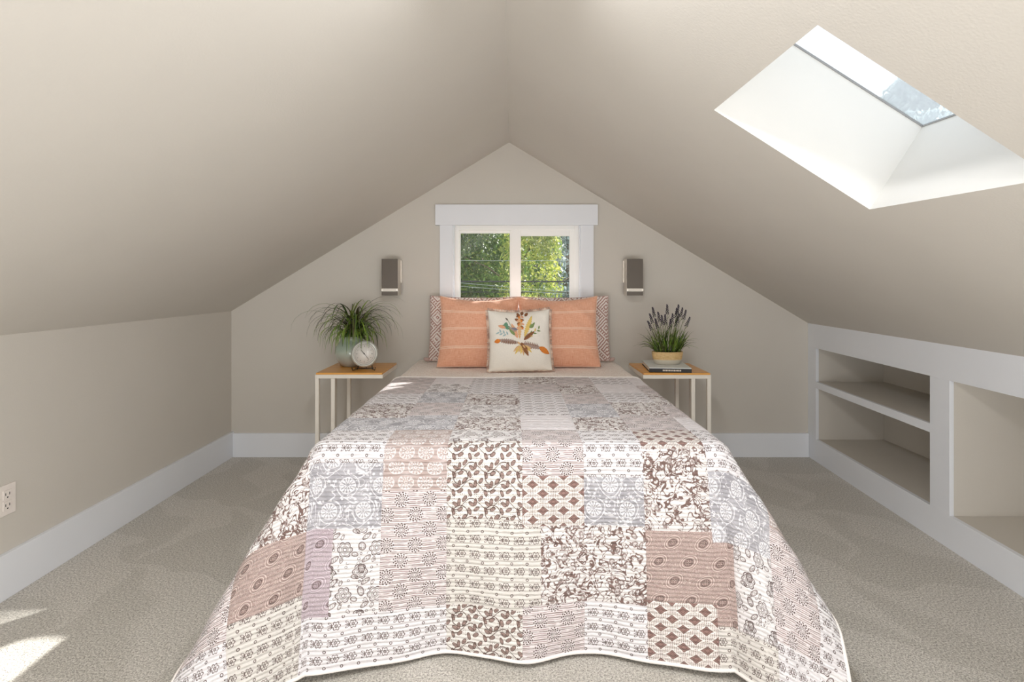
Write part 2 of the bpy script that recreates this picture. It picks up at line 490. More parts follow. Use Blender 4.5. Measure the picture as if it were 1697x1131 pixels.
# --- quilt drape: cloth coordinates (u across, v from head hem to foot hem)
RB = 0.058
QH = 2.93                                     # world y of the head hem of the quilt
iL, iR, iF = BXL + RB, BXR - RB, FOOT + RB    # flat part of the top
VF = QH - iF                                  # v where the foot overhang begins
U0, U1, V1 = -1.13, 1.125, VF + 0.687
def gauss(x, s): return math.exp(-(x / s) ** 2)
def slope_front(u):
    tt = 0.070 + 0.042 * math.cos(2 * PI * (u - 0.03) / 0.44)
    tt += 0.20 * gauss(min(abs(u - iL - .0), 1) , .13) + 0.17 * gauss(u - iR, .13)
    return tt
def slope_side(v, side):
    return 0.10 + 0.05 * math.sin(v * 9 + (1 if side < 0 else 2.4))
def drape(u, v):
    a = (iL - u) if u < iL else ((u - iR) if u > iR else 0.0)
    sgn = -1 if u < iL else 1
    b = v - VF if v > VF else 0.0
    bx = min(max(u, iL), iR); by = QH - min(v, VF)
    if a == 0 and b == 0:
        z = BT + 0.0022 * math.sin(u * 7 + v * 3) * math.cos(v * 6.0 - u * 2) 
        return Vector((u, by, z))
    d = math.hypot(a, b)
    phi = math.atan2(b, a)
    dx, dy = sgn * math.cos(phi), -math.sin(phi)
    if b == 0: tt = slope_side(v, sgn)
    elif a == 0: tt = slope_front(u)
    else:
        w_ = phi / (PI / 2)
        s0, s1 = slope_side(VF, sgn), slope_front(bx)
        tt = s0 * (1 - w_) + s1 * w_ + (0.55 if sgn < 0 else 0.50) * math.sin(2 * phi) ** 1.3
        tt += (-0.05 if sgn < 0 else 0.02) * gauss(phi - 1.36, .10)
        tt += 0.05 * math.sin(phi * 9 + (0 if sgn < 0 else 1.5)) * math.sin(2 * phi)
    al = math.atan(tt); th = PI / 2 - al
    if d < RB * th:
        q = d / RB; r = RB * math.sin(q); h = RB * (1 - math.cos(q))
    else:
        l = d - RB * th
        r = RB * math.sin(th) + l * math.sin(al); h = RB * (1 - math.cos(th)) + l * math.cos(al)
        # slight billow of hanging cloth
        r += 0.010 * math.sin(min(l / .6, 1) * PI)
    z = BT - h
    if z < 0.012:
        ex = (0.012 - z); z = 0.012 + 0.004 * math.sin(ex * 30) ** 2; r += ex * 0.8
    # small crinkles on the hanging part
    r += 0.0035 * math.sin(u * 31 + v * 5) * math.sin(v * 23 - u * 4) * min(1, d / .1)
    return Vector((bx + dx * r, by + dy * r, z))
def qnormal(u, v, e=0.004):
    n = (drape(u + e, v) - drape(u - e, v)).cross(drape(u, v + e) - drape(u, v - e))
    n = -n
    if n.length < 1e-12: return Vector((0, 0, 1))
    return n.normalized()

# --- quilt prints -------------------------------------------------
BRD = srgb(90, 70, 66)
CRE = srgb(229, 224, 220)
def quilt_mat(name, fn):
    m, nt, b = new_mat(name); E.nt = nt
    b.inputs['Roughness'].default_value = 0.92; b.inputs['Sheen Weight'].default_value = 0.15
    vec, x, y = uvxy()
    # hand print wobble
    wn = E.nt.nodes.new('ShaderNodeTexNoise'); wn.inputs['Scale'].default_value = 30
    E.nt.links.new(vec, wn.inputs['Vector'])
    ws_ = E.nt.nodes.new('ShaderNodeSeparateColor'); E.nt.links.new(wn.outputs['Color'], ws_.inputs[0])
    x2 = x + (E(ws_.outputs[0]) - 0.5) * 0.006; y2 = y + (E(ws_.outputs[1]) - 0.5) * 0.006
    c = fn(combine(x2, y2), x2, y2)
    nt.links.new(c, b.inputs['Base Color'])
    # running stitch rows + pucker
    st = abs_(sin_(y * (PI / 0.0125) + tex_noise(vec, 14, 1) * 2.0))
    puck = tex_noise(combine(x * 1.0, y * 2.2), 55, 2)
    big = tex_noise(combine(x * 0.6, y * 1.8), 14, 2)
    bp = nt.nodes.new('ShaderNodeBump'); bp.inputs['Distance'].default_value = 0.0085; bp.inputs['Strength'].default_value = 0.9
    nt.links.new((st * 0.45 + puck * 0.7 + big * 1.3).s, bp.inputs['Height']); nt.links.new(bp.outputs[0], b.inputs['Normal'])
    return m
def hexcell(x, y, sx, sy):
    row = floor_(y * (1 / sy)); off = frac(row * 0.5) * sx
    return cellc(x + off, sx), cellc(y, sy), row
def ellipse(px, py, cx, cy, ang, a, b):
    c, s = math.cos(ang), math.sin(ang)
    X = (px - cx) * (c / a) + (py - cy) * (s / a); Y = (py - cy) * (c / b) - (px - cx) * (s / b)
    return hyp(X, Y)
def f_flowerlet(bg):
    def fn(vec, x, y):
        px, py = cellc(x, .047), cellc(y, .047)
        q = px - .005; r = hyp(q, py); th = atan2_(py, q)
        Rp = .0112 * (abs_(cos_(th * 3.0)) * .40 + .66)
        k = band(r - Rp, 0, .0012, .0008)
        k = max_(k, band(r, .0036, .0010, .0008))
        k = max_(k, band(abs_(cos_(th * 3.0)) * r, 0, .0008, .0008) * below(r, .0095, .001))
        for s in (-1, 1):
            e = ellipse(px, py, -.0115, s * .0062, s * 2.6, .0062, .0030)
            k = max_(k, band(e, .85, .20, .15))
        k = max_(k, band(py, 0, .0009, .0007) * below(abs_(px + .011), .007, .001))
        rx, ry = cellc(x + .0235, .047), cellc(y + .0235, .047)
        k = max_(k, band(hyp(rx, ry), .0036, .0011, .0008))
        return mixc(k, bg, BRD)
    return fn
def rosette(r, th, R, n):
    pet = above(cos_(th * n), -.35, .5) * band(r, R * .72, R * .24, R * .06)
    pet2 = above(cos_(th * (n * .6)), -.3, .5) * band(r, R * .30, R * .13, R * .05)
    return max_(max_(pet, pet2), band(r, R * 1.0, R * .05, R * .04))
def f_grey(vec, x, y):
    px, py, row = hexcell(x, y, .105, .075)
    r = hyp(px, py); th = atan2_(py, px)
    k = rosette(r, th, .0235, 13.0)
    # scrolling vines around the rosettes
    k = max_(k, band(r + .002 * sin_(th * 3.0), .0345, .0014, .001) * above(sin_(th + .7), -.5, .1))
    k = max_(k, band(y - row * .075 - .012 * sin_(x * 60.0) - .004, 0, .0013, .001) * above(r, .030, .002))
    d = tex_vor(vec, 62)
    k = max_(k, below(d, .26, .08) * above(r, .027, .003) * above(tex_noise(vec, 22, 1), .40, .04))
    k = max_(k, band(tex_noise(vec, 26, 1, 1.2), .5, .016, .012) * above(r, .030, .003))
    wash = tex_noise(vec, 18, 3)
    base = mixc(above(wash, .5, .3), srgb(158, 156, 162), srgb(182, 180, 186))
    return mixc(k * .92, base, srgb(236, 234, 238))
def f_mandala(vec, x, y):
    px, py, row = hexcell(x, y, .062, .046)
    q = py + .006; r = hyp(px, q * 1.15); th = atan2_(q, px)
    pet = above(cos_(th * 11.0 + sin_(r * 420.0) * .6), -.1, .5) * below(r, .0235, .002) * above(r, .006, .002)
    rim = band(r, .0245 + .0, .0012, .001)
    k = max_(max_(pet * band(frac(r * 120.0), .5, .38, .15), rim), band(r, .004, .0012, .001))
    base = mixc(above(tex_noise(combine(x * .4, y * 2.5), 40, 3), .5, .25), srgb(178, 158, 152), srgb(196, 182, 180))
    return mixc(k * .88, base, srgb(236, 230, 230))
def f_sunburst(line, base_c):
    def fn(vec, x, y):
        n = tex_noise(combine(x * .35, y * 3.0), 34, 2)
        ln = band(frac(y * (1 / .0058) + n * .7), .5, .19, .1) * above(tex_noise(combine(x, y * 2.0), 38, 2), .40, .10)
        px, py, row = hexcell(x, y, .088, .046)
        r = hyp(px, py); th = atan2_(py, px)
        ring = floor_(r * (1 / .0062))
        dash = above(cos_(th * 13.0 + ring * 2.2), .0, .5) * band(frac(r * (1 / .0062)), .5, .40, .12)
        dan = dash * below(r, .0228, .0015) * above(r, .003, .001)
        base = mixc(below(r, .0235, .003), mixc(ln, base_c, line), base_c)
        return mixc(dan, base, BRD)
    return fn
def f_leaf(vec, x, y):
    k = None; fill = None
    for (ox, oy, an) in ((0, 0, .6), (.022, .016, 2.3), (.006, .034, 1.2), (.036, .040, -.5), (.040, .006, 1.75)):
        px, py = cellc(x + ox, .052), cellc(y + oy, .056)
        e = ellipse(px, py, 0, 0, an, .0108, .0056 )
        e = e + abs_(px) * 18.0
        f_ = below(e, 1.0, .12); o = band(e, 1.0, .13, .1)
        fill = f_ if fill is None else max_(fill, f_); k = o if k is None else max_(k, o)
    xx = cellc(x, .104)
    v1 = band(y - floor_(y * (1 / .056)) * .056 - .028 - .017 * sin_(x * 60.4), 0, .0014, .001)
    v2 = band(hyp(cellc(x + .01, .104), cellc(y, .112)), .024, .0013, .001)
    k = max_(k, max_(v1, v2))
    dots = below(hyp(cellc(x, .0065), cellc(y, .0065)), .0013, .0006) * band(tex_noise(vec, 26, 1), .5, .035, .02)
    k = max_(k, dots)
    c = mixc(fill * .9, CRE, srgb(140, 112, 104))
    return mixc(k, c, srgb(90, 68, 60))
def f_diamond(vec, x, y):
    dots = below(max_(abs_(cellc(x, .0052)), abs_(cellc(y, .0044))), .00125, .0007)
    px, py, row = hexcell(x, y, .066, .0265)
    e = abs_(px) * (1 / .0185) + abs_(py) * (1 / .0150) + abs_(px * py) * 2600.0
    ring = band(e, 1.32, .22, .12)
    inner = below(e, 1.0, .10)
    line = band(e, .98, .09, .07); l2 = band(e, .5, .07, .07)
    c = mixc(dots, srgb(234, 226, 222), srgb(120, 98, 92))
    c = mixc(ring, c, srgb(238, 230, 226))
    c = mixc(inner, c, srgb(146, 116, 110))
    return mixc(max_(line, l2), c, srgb(104, 78, 70))
def f_floral(bg, ink):
    def fn(vec, x, y):
        n1 = tex_noise(vec, 27, 1.2, 1.8); n2 = tex_noise(vec, 18, 1, 1.0); n3 = tex_noise(vec, 55, 1, 1.0)
        vn = E.nt.nodes.new('ShaderNodeTexVoronoi'); vn.feature = 'F1'; vn.inputs['Scale'].default_value = 36
        E.nt.links.new(combine(x + n1 * .02, y * .8 + n2 * .02), vn.inputs['Vector'])
        d = E(vn.outputs[0])
        leaf = band(n1, .54, .045, .012)
        blob = below(d, .33, .05) * above(n2, .44, .03)
        vein = band(d, .16, .045, .03)
        stem = band(n2, .50, .012, .01)
        k = max_(max_(leaf * above(n3, .36, .04), blob * .8), stem)
        k = k * (1.0 - vein * .7)
        c = mixc(k, bg, ink)
        return mixc(band(n1, .575, .008, .01) * above(n3, .4, .05), c, BRD)
    return fn
def f_paisley(base, light):
    def fn(vec, x, y):
        n = tex_noise(vec, 55, 1, 2.0)
        sw = band(frac(n * 9.0), .5, .16, .14)
        px, py, row = hexcell(x, y, .092, .056)
        e = hyp(px + py * .45, py * (1.15)) ; th = atan2_(py, px)
        inside = below(e, .0275, .002)
        rings = band(frac(e * (1 / .0068)), .5, .17, .12)
        dk = below(hyp(cellc(px, .0048), cellc(py, .0048)), .0016, .0008) * below(e, .0095, .001)
        k = sw * .62 * (1.0 - inside) + rings * inside * .85
        c = mixc(k, base, light)
        c = mixc(band(e, .0110, .0012, .001), c, BRD)
        return mixc(dk, c, srgb(92, 66, 58))
    return fn
def f_bigpaisley(vec, x, y):
    x = x * 1.32; y = y * 1.32
    c = srgb(232, 228, 229); ink = None; fill = None
    def add(a, b): return b if a is None else max_(a, b)
    px, py, row = hexcell(x, y, .125, .088)
    r = hyp(px, py); th = atan2_(py, px)
    R_ = .0285 * (abs_(cos_(th * 3.0)) * .26 + .78)
    ink = add(ink, band(r - R_, 0, .0019, .001)); ink = max_(ink, band(r - R_ * .78, 0, .0010, .0008))
    ink = max_(ink, above(cos_(th * 18.0), .2, .5) * band(r, .0125, .0035, .001))
    ink = max_(ink, band(r, .0065, .0013, .001))
    for (ox, oy, an, A, B_) in ((.058, .012, .9, .019, .0115), (.040, .050, 2.4, .0165, .0095), (.085, .070, .3, .014, .008), (.012, .046, 1.6, .010, .0065)):
        qx, qy = cellc(x + ox, .125), cellc(y + oy, .088)
        e = ellipse(qx + qy * .25, qy, 0, 0, an, A, B_)
        ink = max_(ink, band(e, 1.0, .10, .07)); ink = max_(ink, band(e, .72, .045, .05))
        dts = below(hyp(cellc(x, .0068), cellc(y, .0062)), .0017, .0008) * below(e, .58, .05)
        ink = max_(ink, dts); fill = add(fill, band(e, .86, .11, .06))
    d = tex_vor(vec, 64); n2 = tex_noise(vec, 30, 1)
    free = above(r, .031, .002)
    ink = max_(ink, band(d, .26, .05, .04) * above(n2, .50, .02) * free * .85)
    c = mixc(fill * .55, c, srgb(176, 158, 154))
    return mixc(ink, c, srgb(92, 74, 72))
def f_stripe(vec, x, y):
    ln = band(frac(y * (1 / .009)), .5, .12, .1) * above(tex_noise(combine(x * .6, y), 60, 2), .45, .08)
    return mixc(ln * .7, srgb(236, 231, 234), srgb(172, 156, 156))
QM = {
    'F': quilt_mat('quilt_sprig_print', f_flowerlet(srgb(230, 226, 229))),
    'f': quilt_mat('quilt_sprig_print_beige', f_flowerlet(srgb(218, 213, 208))),
    'G': quilt_mat('quilt_grey_rosette_print', f_grey),
    'M': quilt_mat('quilt_mauve_scallop_print', f_mandala),
    'S': quilt_mat('quilt_dandelion_print', f_sunburst(srgb(158, 136, 134), srgb(228, 220, 221))),
    'L': quilt_mat('quilt_leaf_vine_print', f_leaf),
    'D': quilt_mat('quilt_diamond_print', f_diamond),
    'B': quilt_mat('quilt_bird_floral_print', f_floral(srgb(231, 226, 225), srgb(122, 98, 92))),
    'P': quilt_mat('quilt_taupe_paisley_print', f_paisley(srgb(164, 141, 136), srgb(226, 212, 204))),
    'Q': quilt_mat('quilt_lilac_paisley_print', f_paisley(srgb(176, 160, 168), srgb(224, 214, 220))),
    'K': quilt_mat('quilt_large_paisley_print', f_bigpaisley),
    'W': quilt_mat('quilt_striped_print', f_stripe),
}
# column edges, and for each column the rows from v = 1.04 downwards
cols = [U0, -0.925, -0.665, -0.415, -0.21, 0.033, 0.232, 0.423, 0.628, 0.86, 1.03, U1]
low = {
    0: [(1.04, 'f'), (1.22, 'B'), (1.46, 'F'), (1.66, 'S'), (V1, 'F')],
    1: [(1.04, 'F'), (1.26, 'B'), (1.44, 'B'), (1.62, 'P'), (V1, 'f')],
    2: [(1.04, 'G'), (1.245, 'F'), (1.44, 'G'), (1.69, 'QK'), (V1, 'F')],
    3: [(1.04, 'G'), (1.33, 'M'), (1.69, 'S'), (V1, 'F')],
    4: [(1.04, 'B'), (1.165, 'K'), (1.42, 'L'), (1.69, 'f'), (V1, 'L')],
    5: [(1.03, 'W'), (1.285, 'S'), (1.44, 'D'), (1.68, 'fB'), (V1, 'S')],
    6: [(1.04, 'B'), (1.29, 'F'), (1.44, 'G'), (1.68, 'B'), (V1, 'F')],
    7: [(1.04, 'S'), (1.20, 'D'), (1.45, 'B'), (1.66, 'P'), (V1, 'D')],
    8: [(1.04, 'W'), (1.27, 'F'), (1.48, 'G'), (1.72, 'PK'), (V1, 'f')],
    9: [(1.04, 'B'), (1.22, 'F'), (1.38, 'M'), (1.70, 'S'), (V1, 'F')],
    10: [(1.04, 'F'), (1.25, 'L'), (1.42, 'K'), (1.70, 'F'), (V1, 'K')],
}
up = ['FWSWFBSFWSF', 'FBSKFSBWSFM', 'FGFGBFSFBWL', 'GFBSKFGBSFB', 'KFBSFBFGBSP']   # rows at v = 0..0.83, one letter per column
upv = [0.0, 0.19, 0.40, 0.61, 0.83]
patches = []
for ci in range(11):
    u0, u1 = cols[ci], cols[ci + 1]
    sh_ = 0.0 if ci % 2 else 0.03
    for k in range(5):
        va = upv[k] + (sh_ if k else 0)
        vb = (upv[k + 1] + sh_) if k < 4 else low[ci][0][0]
        if k == 4:      # the last upper row runs down to the first explicit one
            vm = 0.83 + sh_
            patches.append((u0, u1, vm, low[ci][0][0], low[ci][0][1])); continue
        patches.append((u0, u1, va, vb, up[k][ci]))
    for (va, _), (vb, ty) in zip(low[ci], low[ci][1:]):
        if len(ty) == 2:
            um = {2: -0.56, 5: 0.092, 8: 0.705}[ci]
            patches.append((u0, um, va, vb, ty[0])); patches.append((um, u1, va, vb, ty[1]))
        else: patches.append((u0, u1, va, vb, ty))
quilt = thing('patchwork_quilt', 'white, mauve and brown printed patchwork quilt hanging over the foot of the bed', 'quilt', tuple(b0))
names = {'F': 'sprig_patch', 'f': 'sprig_patch', 'G': 'grey_patch', 'M': 'scallop_patch', 'S': 'dandelion_patch', 'L': 'leaf_patch', 'D': 'diamond_patch',
         'B': 'floral_patch', 'P': 'paisley_patch', 'Q': 'paisley_patch', 'K': 'paisley_patch', 'W': 'striped_patch'}
def lines(a, b, step):
    n = max(2, int(round((b - a) / step)))
    L = [a + (b - a) * i / n for i in range(n + 1)]
    return sorted(set([a, a + .0035, b - .0035, b] + [q for q in L if a + .005 < q < b - .005]))
def cloth_patch(name, u0, u1, v0, v1, mat, parent, off, step=0.011, lift=0.0, seam=0.0030):
    us, vs = lines(u0, u1, step), lines(v0, v1, step)
    V, N, UV = [], [], []
    for v in vs:
        for u in us:
            p, n = drape(u, v), qnormal(u, v)
            e = min(u - u0, u1 - u, v - v0, v1 - v)
            puff = 0.0 if e < 1e-6 else (seam * (0.45 + 0.55 * min(1, e / .03)))
            p = p + n * (lift + puff)
            V.append(p - off); N.append(n); UV.append((u, v))
    nu = len(us); F = []
    for j in range(len(vs) - 1):
        for i in range(nu - 1):
            a = j * nu + i; F.append((a, a + nu, a + nu + 1, a + 1))
    me = quads_mesh(name, [tuple(p) for p in V], F)
    me.uv_layers.new(name='cloth')
    li = np.empty(len(me.loops), dtype=np.int32); me.loops.foreach_get('vertex_index', li)
    me.uv_layers['cloth'].data.foreach_set('uv', np.array(UV, dtype=np.float32)[li].ravel())
    me.polygons.foreach_set('use_smooth', np.ones(len(me.polygons), dtype=bool))
    return obj(name, me, mat, parent)
for (u0, u1, v0, v1, ty) in patches:
    cloth_patch(names[ty], u0, u1, v0, v1, QM[ty], quilt, b0)
# lining of the quilt, seen under the hem
M_lining = simple('off_white_quilt_lining', (232, 226, 222), 0.9)
li_ = cloth_patch('lining', U0 + .002, U1 - .002, 0.002, V1 - .002, M_lining, quilt, b0, step=.03, lift=-0.009, seam=0)
# piped binding around the hem
M_bind = simple('white_quilt_binding', (240, 234, 230), 0.85, noise=.02, scale=120, bump=.0008)
def hem_pts():
    n = 110; P_ = []
    P_ += [(U0, V1 * i / n) for i in range(n + 1)]
    P_ += [(U0 + (U1 - U0) * i / 150, V1) for i in range(1, 151)]
    P_ += [(U1, V1 * (1 - i / n)) for i in range(1, n + 1)]
    return [drape(u, v) - b0 for u, v in P_]
MB().tube(hem_pts(), .0058, 8).build('binding', M_bind, quilt)
MB().tube([drape(U0 + (U1 - U0) * i / 160, 0) + Vector((0, 0, .001)) - b0 for i in range(161)], .0055, 8).build('binding', M_bind, quilt)

# coverlet showing between the quilt and the pillows
M_sheet = sheet_mat()
def coverlet():
    us = np.linspace(-1.10, 1.15, 120); ys_ = np.linspace(3.625, 2.55, 50)
    V, UV = [], []
    e0, e1, R = BXL + .012, BXR - .012, .05
    for y in ys_:
        for u in us:
            i0, i1 = e0 + R, e1 - R
            if i0 <= u <= i1: x, z = u, BT - .0075
            else:
                s = -1 if u < i0 else 1; d = (i0 - u) if s < 0 else (u - i1)
                if d < R * PI / 2: q = d / R; r, h = R * math.sin(q), R * (1 - math.cos(q))
                else: r, h = R + .004 * math.sin(y * 30) * (d - R * PI / 2) / .3, R + d - R * PI / 2
                x = (i0 if s < 0 else i1) + s * r; z = BT - .0075 - h
            if y < 2.88: z -= min(.006, (2.88 - y) * .1)
            z += .0018 * math.sin(u * 19 + y * 7) * math.sin(y * 17 - u * 5) if y > 2.95 else 0
            V.append((x - b0.x, y - b0.y, z)); UV.append((u, y))
    nu = len(us); F = [(j * nu + i, j * nu + i + nu, j * nu + i + nu + 1, j * nu + i + 1) for j in range(len(ys_) - 1) for i in range(nu - 1)]
    me = quads_mesh('coverlet', V, F); me.uv_layers.new(name='cloth')
    li = np.empty(len(me.loops), dtype=np.int32); me.loops.foreach_get('vertex_index', li)
    me.uv_layers['cloth'].data.foreach_set('uv', np.array(UV, dtype=np.float32)[li].ravel())
    me.polygons.foreach_set('use_smooth', np.ones(len(me.polygons), dtype=bool))
    o = obj('coverlet', me, M_sheet, bed)
    s = o.modifiers.new('thickness', 'SOLIDIFY'); s.thickness = .003; s.offset = 1
    return o
coverlet()

# ------------------------------------------------------------------ pillows
def pillow_pt(s, t_, side, w, h, T, ear=.035, wr=0, seed=0):
    """s,t in [-1,1]; returns local point, x across, y = thickness, z up (0..h)"""
    fs = 1 - abs(s) ** 2.6; ft = 1 - abs(t_) ** 2.6
    th = T * (max(fs, 0) ** .55) * (max(ft, 0) ** .55)
    # sides bow in between the corner ears
    x = s * (w / 2) * (1 - ear * (1 - t_ * t_)); z = h / 2 + t_ * (h / 2) * (1 - ear * (1 - s * s) * (1.9 if t_ > 0 else .25))
    wr_ = wr * (math.sin(s * 9 + seed) * math.sin(t_ * 7 + seed * 2) * .5 + math.sin((s + t_) * 13 + seed) * .3) * (1 - fs * ft)
    edge = max(0, min(1, 6 * (1 - max(abs(s), abs(t_)))))
    return Vector((x, side * (th / 2) + wr_ * edge, z))
def pillow_mesh(name, w, h, T, mat, parent, n=40, **kw):
    V, F, UV = [], [], []
    g = [math.sin(PI / 2 * (-1 + 2 * i / n)) * .6 + .4 * (-1 + 2 * i / n) for i in range(n + 1)]
    for side in (-1, 1):
        for t_ in g:
            for s in g:
                V.append(tuple(pillow_pt(s, t_, side, w, h, T, **kw))); UV.append((s * w / 2, t_ * h / 2))
    m1 = n + 1
    for side in range(2):
        o_ = side * m1 * m1
        for j in range(n):
            for i in range(n):
                a = o_ + j * m1 + i; q = (a, a + 1, a + m1 + 1, a + m1)
                F.append(q if side == 0 else q[::-1])
    me = quads_mesh(name, V, F); me.uv_layers.new(name='cloth')
    li = np.empty(len(me.loops), dtype=np.int32); me.loops.foreach_get('vertex_index', li)
    me.uv_layers['cloth'].data.foreach_set('uv', np.array(UV, dtype=np.float32)[li].ravel())
    bm = bmesh.new(); bm.from_mesh(me); bmesh.ops.remove_doubles(bm, verts=bm.verts[:], dist=1e-5)
    for f_ in bm.faces: f_.smooth = True
    bm.to_mesh(me); bm.free()
    return obj(name, me, mat, parent)
def sham_mat():
    m, nt, b = new_mat('white_mauve_geometric_cotton'); E.nt = nt
    b.inputs['Roughness'].default_value = .9
    vec, x, y = uvxy()
    px, py = cellc(x + .02, .150), cellc(y, .140)
    e = abs_(px) + abs_(py)
    n = tex_noise(vec, 24, 1)
    l1 = band(frac(e * (1 / .0235) + n * .15), .5, .22, .14)
    # alternating cells run crosswise for a woven look
    sel = above(sin_((x + y) * 120.0), 0, .4)
    l2 = band(frac((px - py) * (1 / .0235)), .5, .22, .14)
    k = max_(l1 * (1.0 - sel * .7), l2 * sel * above(e, .035, .004))
    nt.links.new(mixc(k, srgb(242, 234, 230), srgb(172, 128, 118)), b.inputs['Base Color'])
    bp = nt.nodes.new('ShaderNodeBump'); bp.inputs['Distance'].default_value = .003
    nt.links.new(tex_noise(vec, 16, 3).s, bp.inputs['Height']); nt.links.new(bp.outputs[0], b.inputs['Normal'])
    return m
def peach_mat():
    m, nt, b = new_mat('peach_woven_linen_with_cream_stripes'); E.nt = nt
    b.inputs['Roughness'].default_value = .9; b.inputs['Sheen Weight'].default_value = .2
    vec, x, y = uvxy()
    k = None
    for c in (.128, .118, .010, .000, -.108, -.118):
        q = band(y, c, .0026, .0018); k = q if k is None else max_(k, q)
    w1 = tex_noise(combine(x, y * .12), 260, 2); w2 = tex_noise(combine(x * .12, y), 260, 2)
    base = mixc(above(w1 * .5 + w2 * .5, .5, .3), srgb(224, 158, 128), srgb(241, 190, 162))
    nt.links.new(mixc(k * .85, base, srgb(246, 214, 192)), b.inputs['Base Color'])
    bp = nt.nodes.new('ShaderNodeBump'); bp.inputs['Distance'].default_value = .002
    nt.links.new((tex_noise(vec, 14, 3) * 2.0 + w1 * .15).s, bp.inputs['Height']); nt.links.new(bp.outputs[0], b.inputs['Normal'])
    return m
M_sham, M_peach = sham_mat(), peach_mat()
M_canvas = simple('natural_cream_canvas', (240, 235, 226), .9, noise=.03, scale=220, bump=.0008)
def seam(w, h, T, mat, parent, r=.0028, **kw):
    P_ = [(-1 + 2 * i / 24, -1) for i in range(25)] + [(1, -1 + 2 * i / 24) for i in range(1, 25)] + [(1 - 2 * i / 24, 1) for i in range(1, 25)] + [(-1, 1 - 2 * i / 24) for i in range(1, 25)]
    return MB().tube([pillow_pt(s, t_, 1, w, h, 0, **kw) for s, t_ in P_], r, 6).build('piping', mat, parent)
def place_pillow(name, label, cat, loc, lean, yaw, roll, group=None):
    t = thing(name, label, cat, loc, 0, group)
    t.rotation_euler = (Matrix.Rotation(yaw, 3, 'Z') @ Matrix.Rotation(-lean, 3, 'X') @ Matrix.Rotation(roll, 3, 'Y')).to_euler()
    return t
# patterned shams against the wall
for k, (x, lab) in enumerate(((-.256, 'white and mauve geometric pillow behind the left peach pillow'), (.352, 'white and mauve geometric pillow behind the right peach pillow'))):
    t = place_pillow('geometric_pillow', lab, 'pillow', (x, 3.505, BT + .004), .10, 0, .01 * (1 - 2 * k), 'patterned pillows against the window wall')
    pillow_mesh('pillow_cover', .592, .430, .125, M_sham, t, ear=.03, wr=.01, seed=k)
    seam(.592, .430, .125, M_sham, t, ear=.03)
    # knotted corners
    for sx in (-1, 1):
        MB().tube([(sx * .290, 0, .004), (sx * .310, -.004, .010), (sx * .325, 0, .014)], [.008, .013, .009], 8).build('corner_knot', M_sham, t)
for k, (x, yaw, lab, sd) in enumerate(((-.208, .03, 'peach striped square pillow on the left, under the window', 1.3), (.292, -.03, 'peach striped square pillow on the right, under the window', 3.1))):
    t = place_pillow('peach_pillow', lab, 'pillow', (x, 3.262, BT + .004), .30, yaw, (.012 if k == 0 else -.012), 'peach striped pillows in the middle row')
    pillow_mesh('pillow_cover', .508, .452, .135, M_peach, t, ear=.075, wr=.016, seed=sd)
    seam(.508, .452, .135, M_peach, t, r=.002, ear=.075)
# front embroidered cushion
t = place_pillow('embroidered_cushion', 'small cream fringed cushion with embroidered feathers and leaves, in front of the peach pillows', 'pillow', (.050, 3.105, BT + .006), .26, .03, -.02)
cw, ch, cT, ce = .375, .368, .13, .05
pillow_mesh('cushion_cover', cw, ch, cT, M_canvas, t, ear=ce, wr=.008, seed=2)
def csurf(x, z, lift=.0018):
    x = x * 1.22; z = .178 + (z - .168) * 1.22
    s = x / (cw / 2); q = (z - ch / 2) / (ch / 2)
    p = pillow_pt(s, q, -1, cw, ch, cT, ear=ce, wr=.008, seed=2)
    return p + Vector((0, -lift, 0))
def stitch_leaf(name, cx, cz, L, w_, ang, mat, lift=.0018, notch=0, parent=None):
    c, s = math.cos(ang), math.sin(ang); n = 22 if notch else 10
    if notch: notch = .42; w_ *= .92
    top, bot, mid = [], [], []
    for i in range(n + 1):
        q = i / n; a = q * L; hw = w_ / 2 * math.sin(PI * q) ** .75 * (1 - .25 * q)
        if notch and i % 2: hw *= 1 - notch
        for lst, o_ in ((top, hw), (mid, 0), (bot, -hw)):
            lst.append(csurf(cx + a * c - o_ * s, cz + a * s + o_ * c, lift + (.0012 if lst is mid else 0)))
    V = [tuple(p) for p in top + mid + bot]; F = []
    for i in range(n):
        F += [(i, i + 1, n + 1 + i + 1, n + 1 + i), (n + 1 + i, n + 1 + i + 1, 2 * n + 2 + i + 1, 2 * n + 2 + i)]
    me = bpy.data.meshes.new(name); me.from_pydata(V, [], F); me.update()
    o = obj(name, me, mat, parent or t)
    sm = o.modifiers.new('thickness', 'SOLIDIFY'); sm.thickness = .0012; sm.offset = 1
    return o
def thread(nm, c): return simple('thread_' + nm, c, .8, noise=.22, scale=300, bump=.0006)
T_tau, T_brn, T_org, T_tan, T_grn, T_teal, T_yel, T_blu, T_pch = (thread(*a) for a in (
    ('taupe', (170, 148, 138)), ('brown', (140, 92, 58)), ('orange', (222, 132, 52)), ('tan', (222, 182, 132)), ('green', (128, 150, 96)),
    ('sage', (104, 150, 122)), ('yellow', (226, 196, 112)), ('blue', (168, 192, 196)), ('peach', (226, 170, 134))))
zc0 = .168
